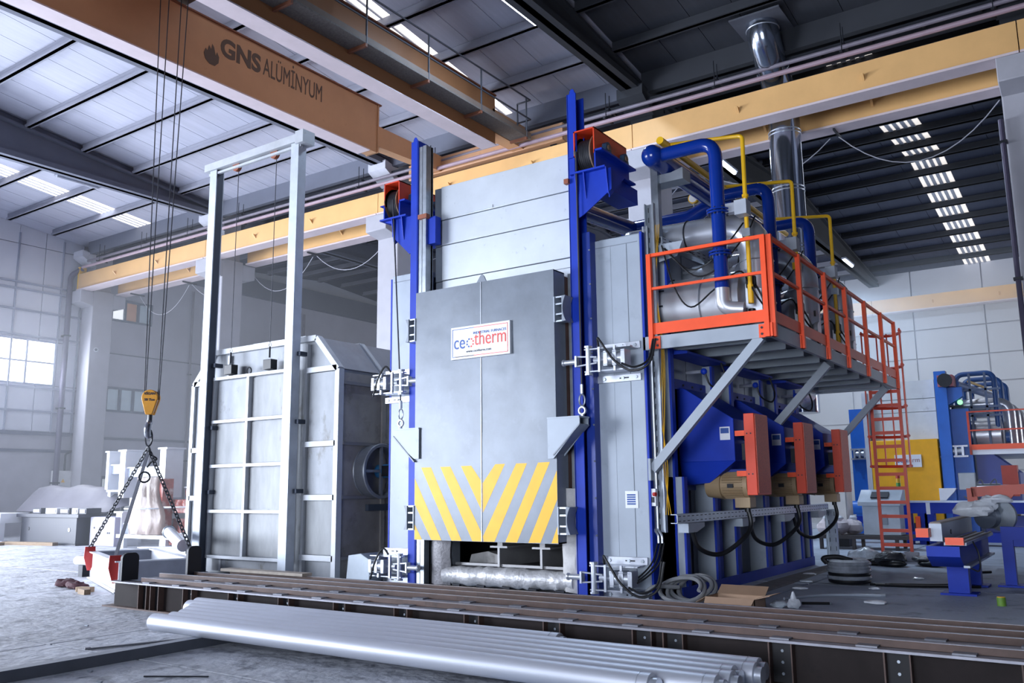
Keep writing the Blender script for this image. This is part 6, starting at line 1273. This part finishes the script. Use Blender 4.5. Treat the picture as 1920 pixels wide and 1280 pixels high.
# saw bench on blue stands at the right edge
MY = 16.3
sw = thing('saw_bench', 'aluminium profile saw bench on blue steel stands at the right edge', 'machine', (-1.5, MY, 0))
def mx(px, py, y=MY): return at(px, py, 1, y)
bx = -2.12; q0 = at(1767.6, 1014.6, 0, bx); by, z0_ = q0.y, q0.z; BL = 3.0
MB().box(bx-.16, bx, by, by+BL, z0_, z0_+.24).build('profile_fence', M('fence_aluminium', '9da4b0', .4, .3), sw); MB().box(bx-.15, bx-.01, by+.01, by+BL, z0_+.24, z0_+.26).build('fence_cap', M('fence_brown_edge', '8a7a70', .5), sw)
MB().cyl((bx, by+.75, z0_+.10), (bx+.012, by+.75, z0_+.10), .035, 12).build('fence_hole', dark_metal, sw)
MB().box(bx+.02, bx+.30, by-.05, by+BL, z0_-.05, z0_-.01).build('slide_table', M('fence_aluminium', '9da4b0', .4, .3), sw)
for xx in (bx+.05, bx+.16, bx+.27): MB().box(xx-.012, xx+.012, by-.05, by+BL, z0_-.01, z0_+.01).build('table_groove_rib', M('fence_brown_edge', '8a7a70', .5), sw)
MB().box(bx-.30, bx-.14, by-.22, by-.0, z0_+.06, z0_+.18).build('end_block', orange_paint, sw); MB().box(bx+.05, bx+.28, by-.14, by-.05, z0_-.04, z0_+.06).build('end_block', orange_paint, sw)
MB().prism([(bx-.2, by-.12, z0_-.06), (bx-.2, by+BL, z0_-.06), (bx-.2, by+BL, z0_-.36), (bx-.2, by+.22, z0_-.36), (bx-.2, by-.12, z0_-.20)], (.42, 0, 0)).build('bed_channel', blue_paint, sw)
MB().box(bx+.22, bx+.30, by+.1, by+BL, z0_-.36, z0_-.33).build('bed_lip', M('fence_aluminium', '9da4b0', .4, .3), sw)
MB().tube(spline([(bx+.3, by+.55, z0_-.02), (bx+.36, by+.6, z0_-.2), (bx+.36, by+.5, z0_-.42), (bx+.28, by+.2, z0_-.36)]), .012, 6).build('bench_hose', dark_metal, sw)
def along(t, off=0, z=0): return V(bx+off, by+t, z)
for t, o_ in ((1.0, .02), (2.3, .02)):
    c = along(t, o_); MB().box(c.x-.14, c.x+.14, c.y-.10, c.y+.10, .03, z0_-.38).build('stand_leg', blue_paint, sw); MB().box(c.x-.24, c.x+.24, c.y-.2, c.y+.2, 0, .03).build('stand_foot', blue_paint, sw)
x2 = mx(1888, 1050).x; b = MB().box(x2-.02, 1.6, MY-.3, MY-.05, mx(1900, 1010).z, mx(1900, 986).z).build('cross_beam', blue_paint, sw)
for xx in (x2+.06, x2+1.2): MB().box(xx-.08, xx+.08, MY-.3, MY-.1, .03, mx(1900, 1010).z).build('stand_leg', blue_paint, sw); MB().box(xx-.18, xx+.18, MY-.4, MY-.0, 0, .03).build('stand_foot', blue_paint, sw)
MB().box(x2, x2+1.3, MY-.26, MY-.14, .62, .72).build('tie_bar', blue_paint, sw)
mc0 = mx(1862, 968); MB().cyl((mc0.x-.1, MY-.15, mc0.z), (mc0.x+.08, MY+.25, mc0.z), .19, 22).build('saw_motor', M('dim_motor_grey', '4d5564', .45, .2), sw); MB().cyl((mc0.x+.12, MY-.1, mc0.z+.02), (mc0.x+.14, MY-.06, mc0.z+.02), .25, 26).build('saw_disc', zinc, sw)
MB().bar(mx(1822, 922), mx(1925, 916), .16, .12, (0, 0, 1)).build('pivot_arm', M('dark_orange_paint', 'b83d22', .45), sw); MB().bar(mx(1880, 910), mx(1886, 975), .10, .10, (1, 0, 0)).build('pivot_arm', M('dark_orange_paint', 'b83d22', .45), sw); MB().bar(mx(1900, 918), mx(1880, 945), .10, .10, (0, 1, 0)).build('pivot_arm', M('dark_orange_paint', 'b83d22', .45), sw); MB().bar(mx(1822, 915), mx(1826, 950), .15, .12, (1, 0, 0)).build('pivot_arm', M('dark_orange_paint', 'b83d22', .45), sw)
MB().cyl(mx(1832, 912), mx(1876, 911), .045, 12).build('air_cylinder', zinc, sw); MB().cyl(mx(1876, 911), mx(1925, 910), .02, 8).build('piston_rod', bright_steel, sw)
MB().box(mx(1797, 900).x, mx(1829, 900).x, MY, MY+.12, mx(1810, 918).z, mx(1810, 886).z).build('switch_panel', con, sw, bevel=.01)
MB().tube(spline([mx(1832, 905), mx(1838, 899), mx(1843, 908), mx(1840, 925), mx(1822, 938), mx(1808, 930)]), .012, 6).build('air_hose', zinc, sw); MB().tube(spline([mx(1870, 912), mx(1866, 898), mx(1858, 905), mx(1852, 911)]), .010, 6).build('air_hose', zinc, sw)
MB().cyl((x2+.5, MY-.2, mx(1910, 985).z+.08), (x2+1.3, MY-.2, mx(1910, 985).z+.08), .09, 14).build('feed_cylinder', zinc, sw)
pw = thing('plastic_film', 'crumpled white plastic film draped over the saw bench motor', 'film', mx(1835, 955)[:]); c = mx(1838, 952); crumple('film_heap', (c.x, c.y-.18, c.z), .17, (1.9, .9, .7), white_film, pw, 91, 18, .7); c = mx(1862, 936); crumple('film_sheet', (c.x, c.y-.16, c.z), .13, (1.8, .7, .5), white_film, pw, 92, 16, .7)
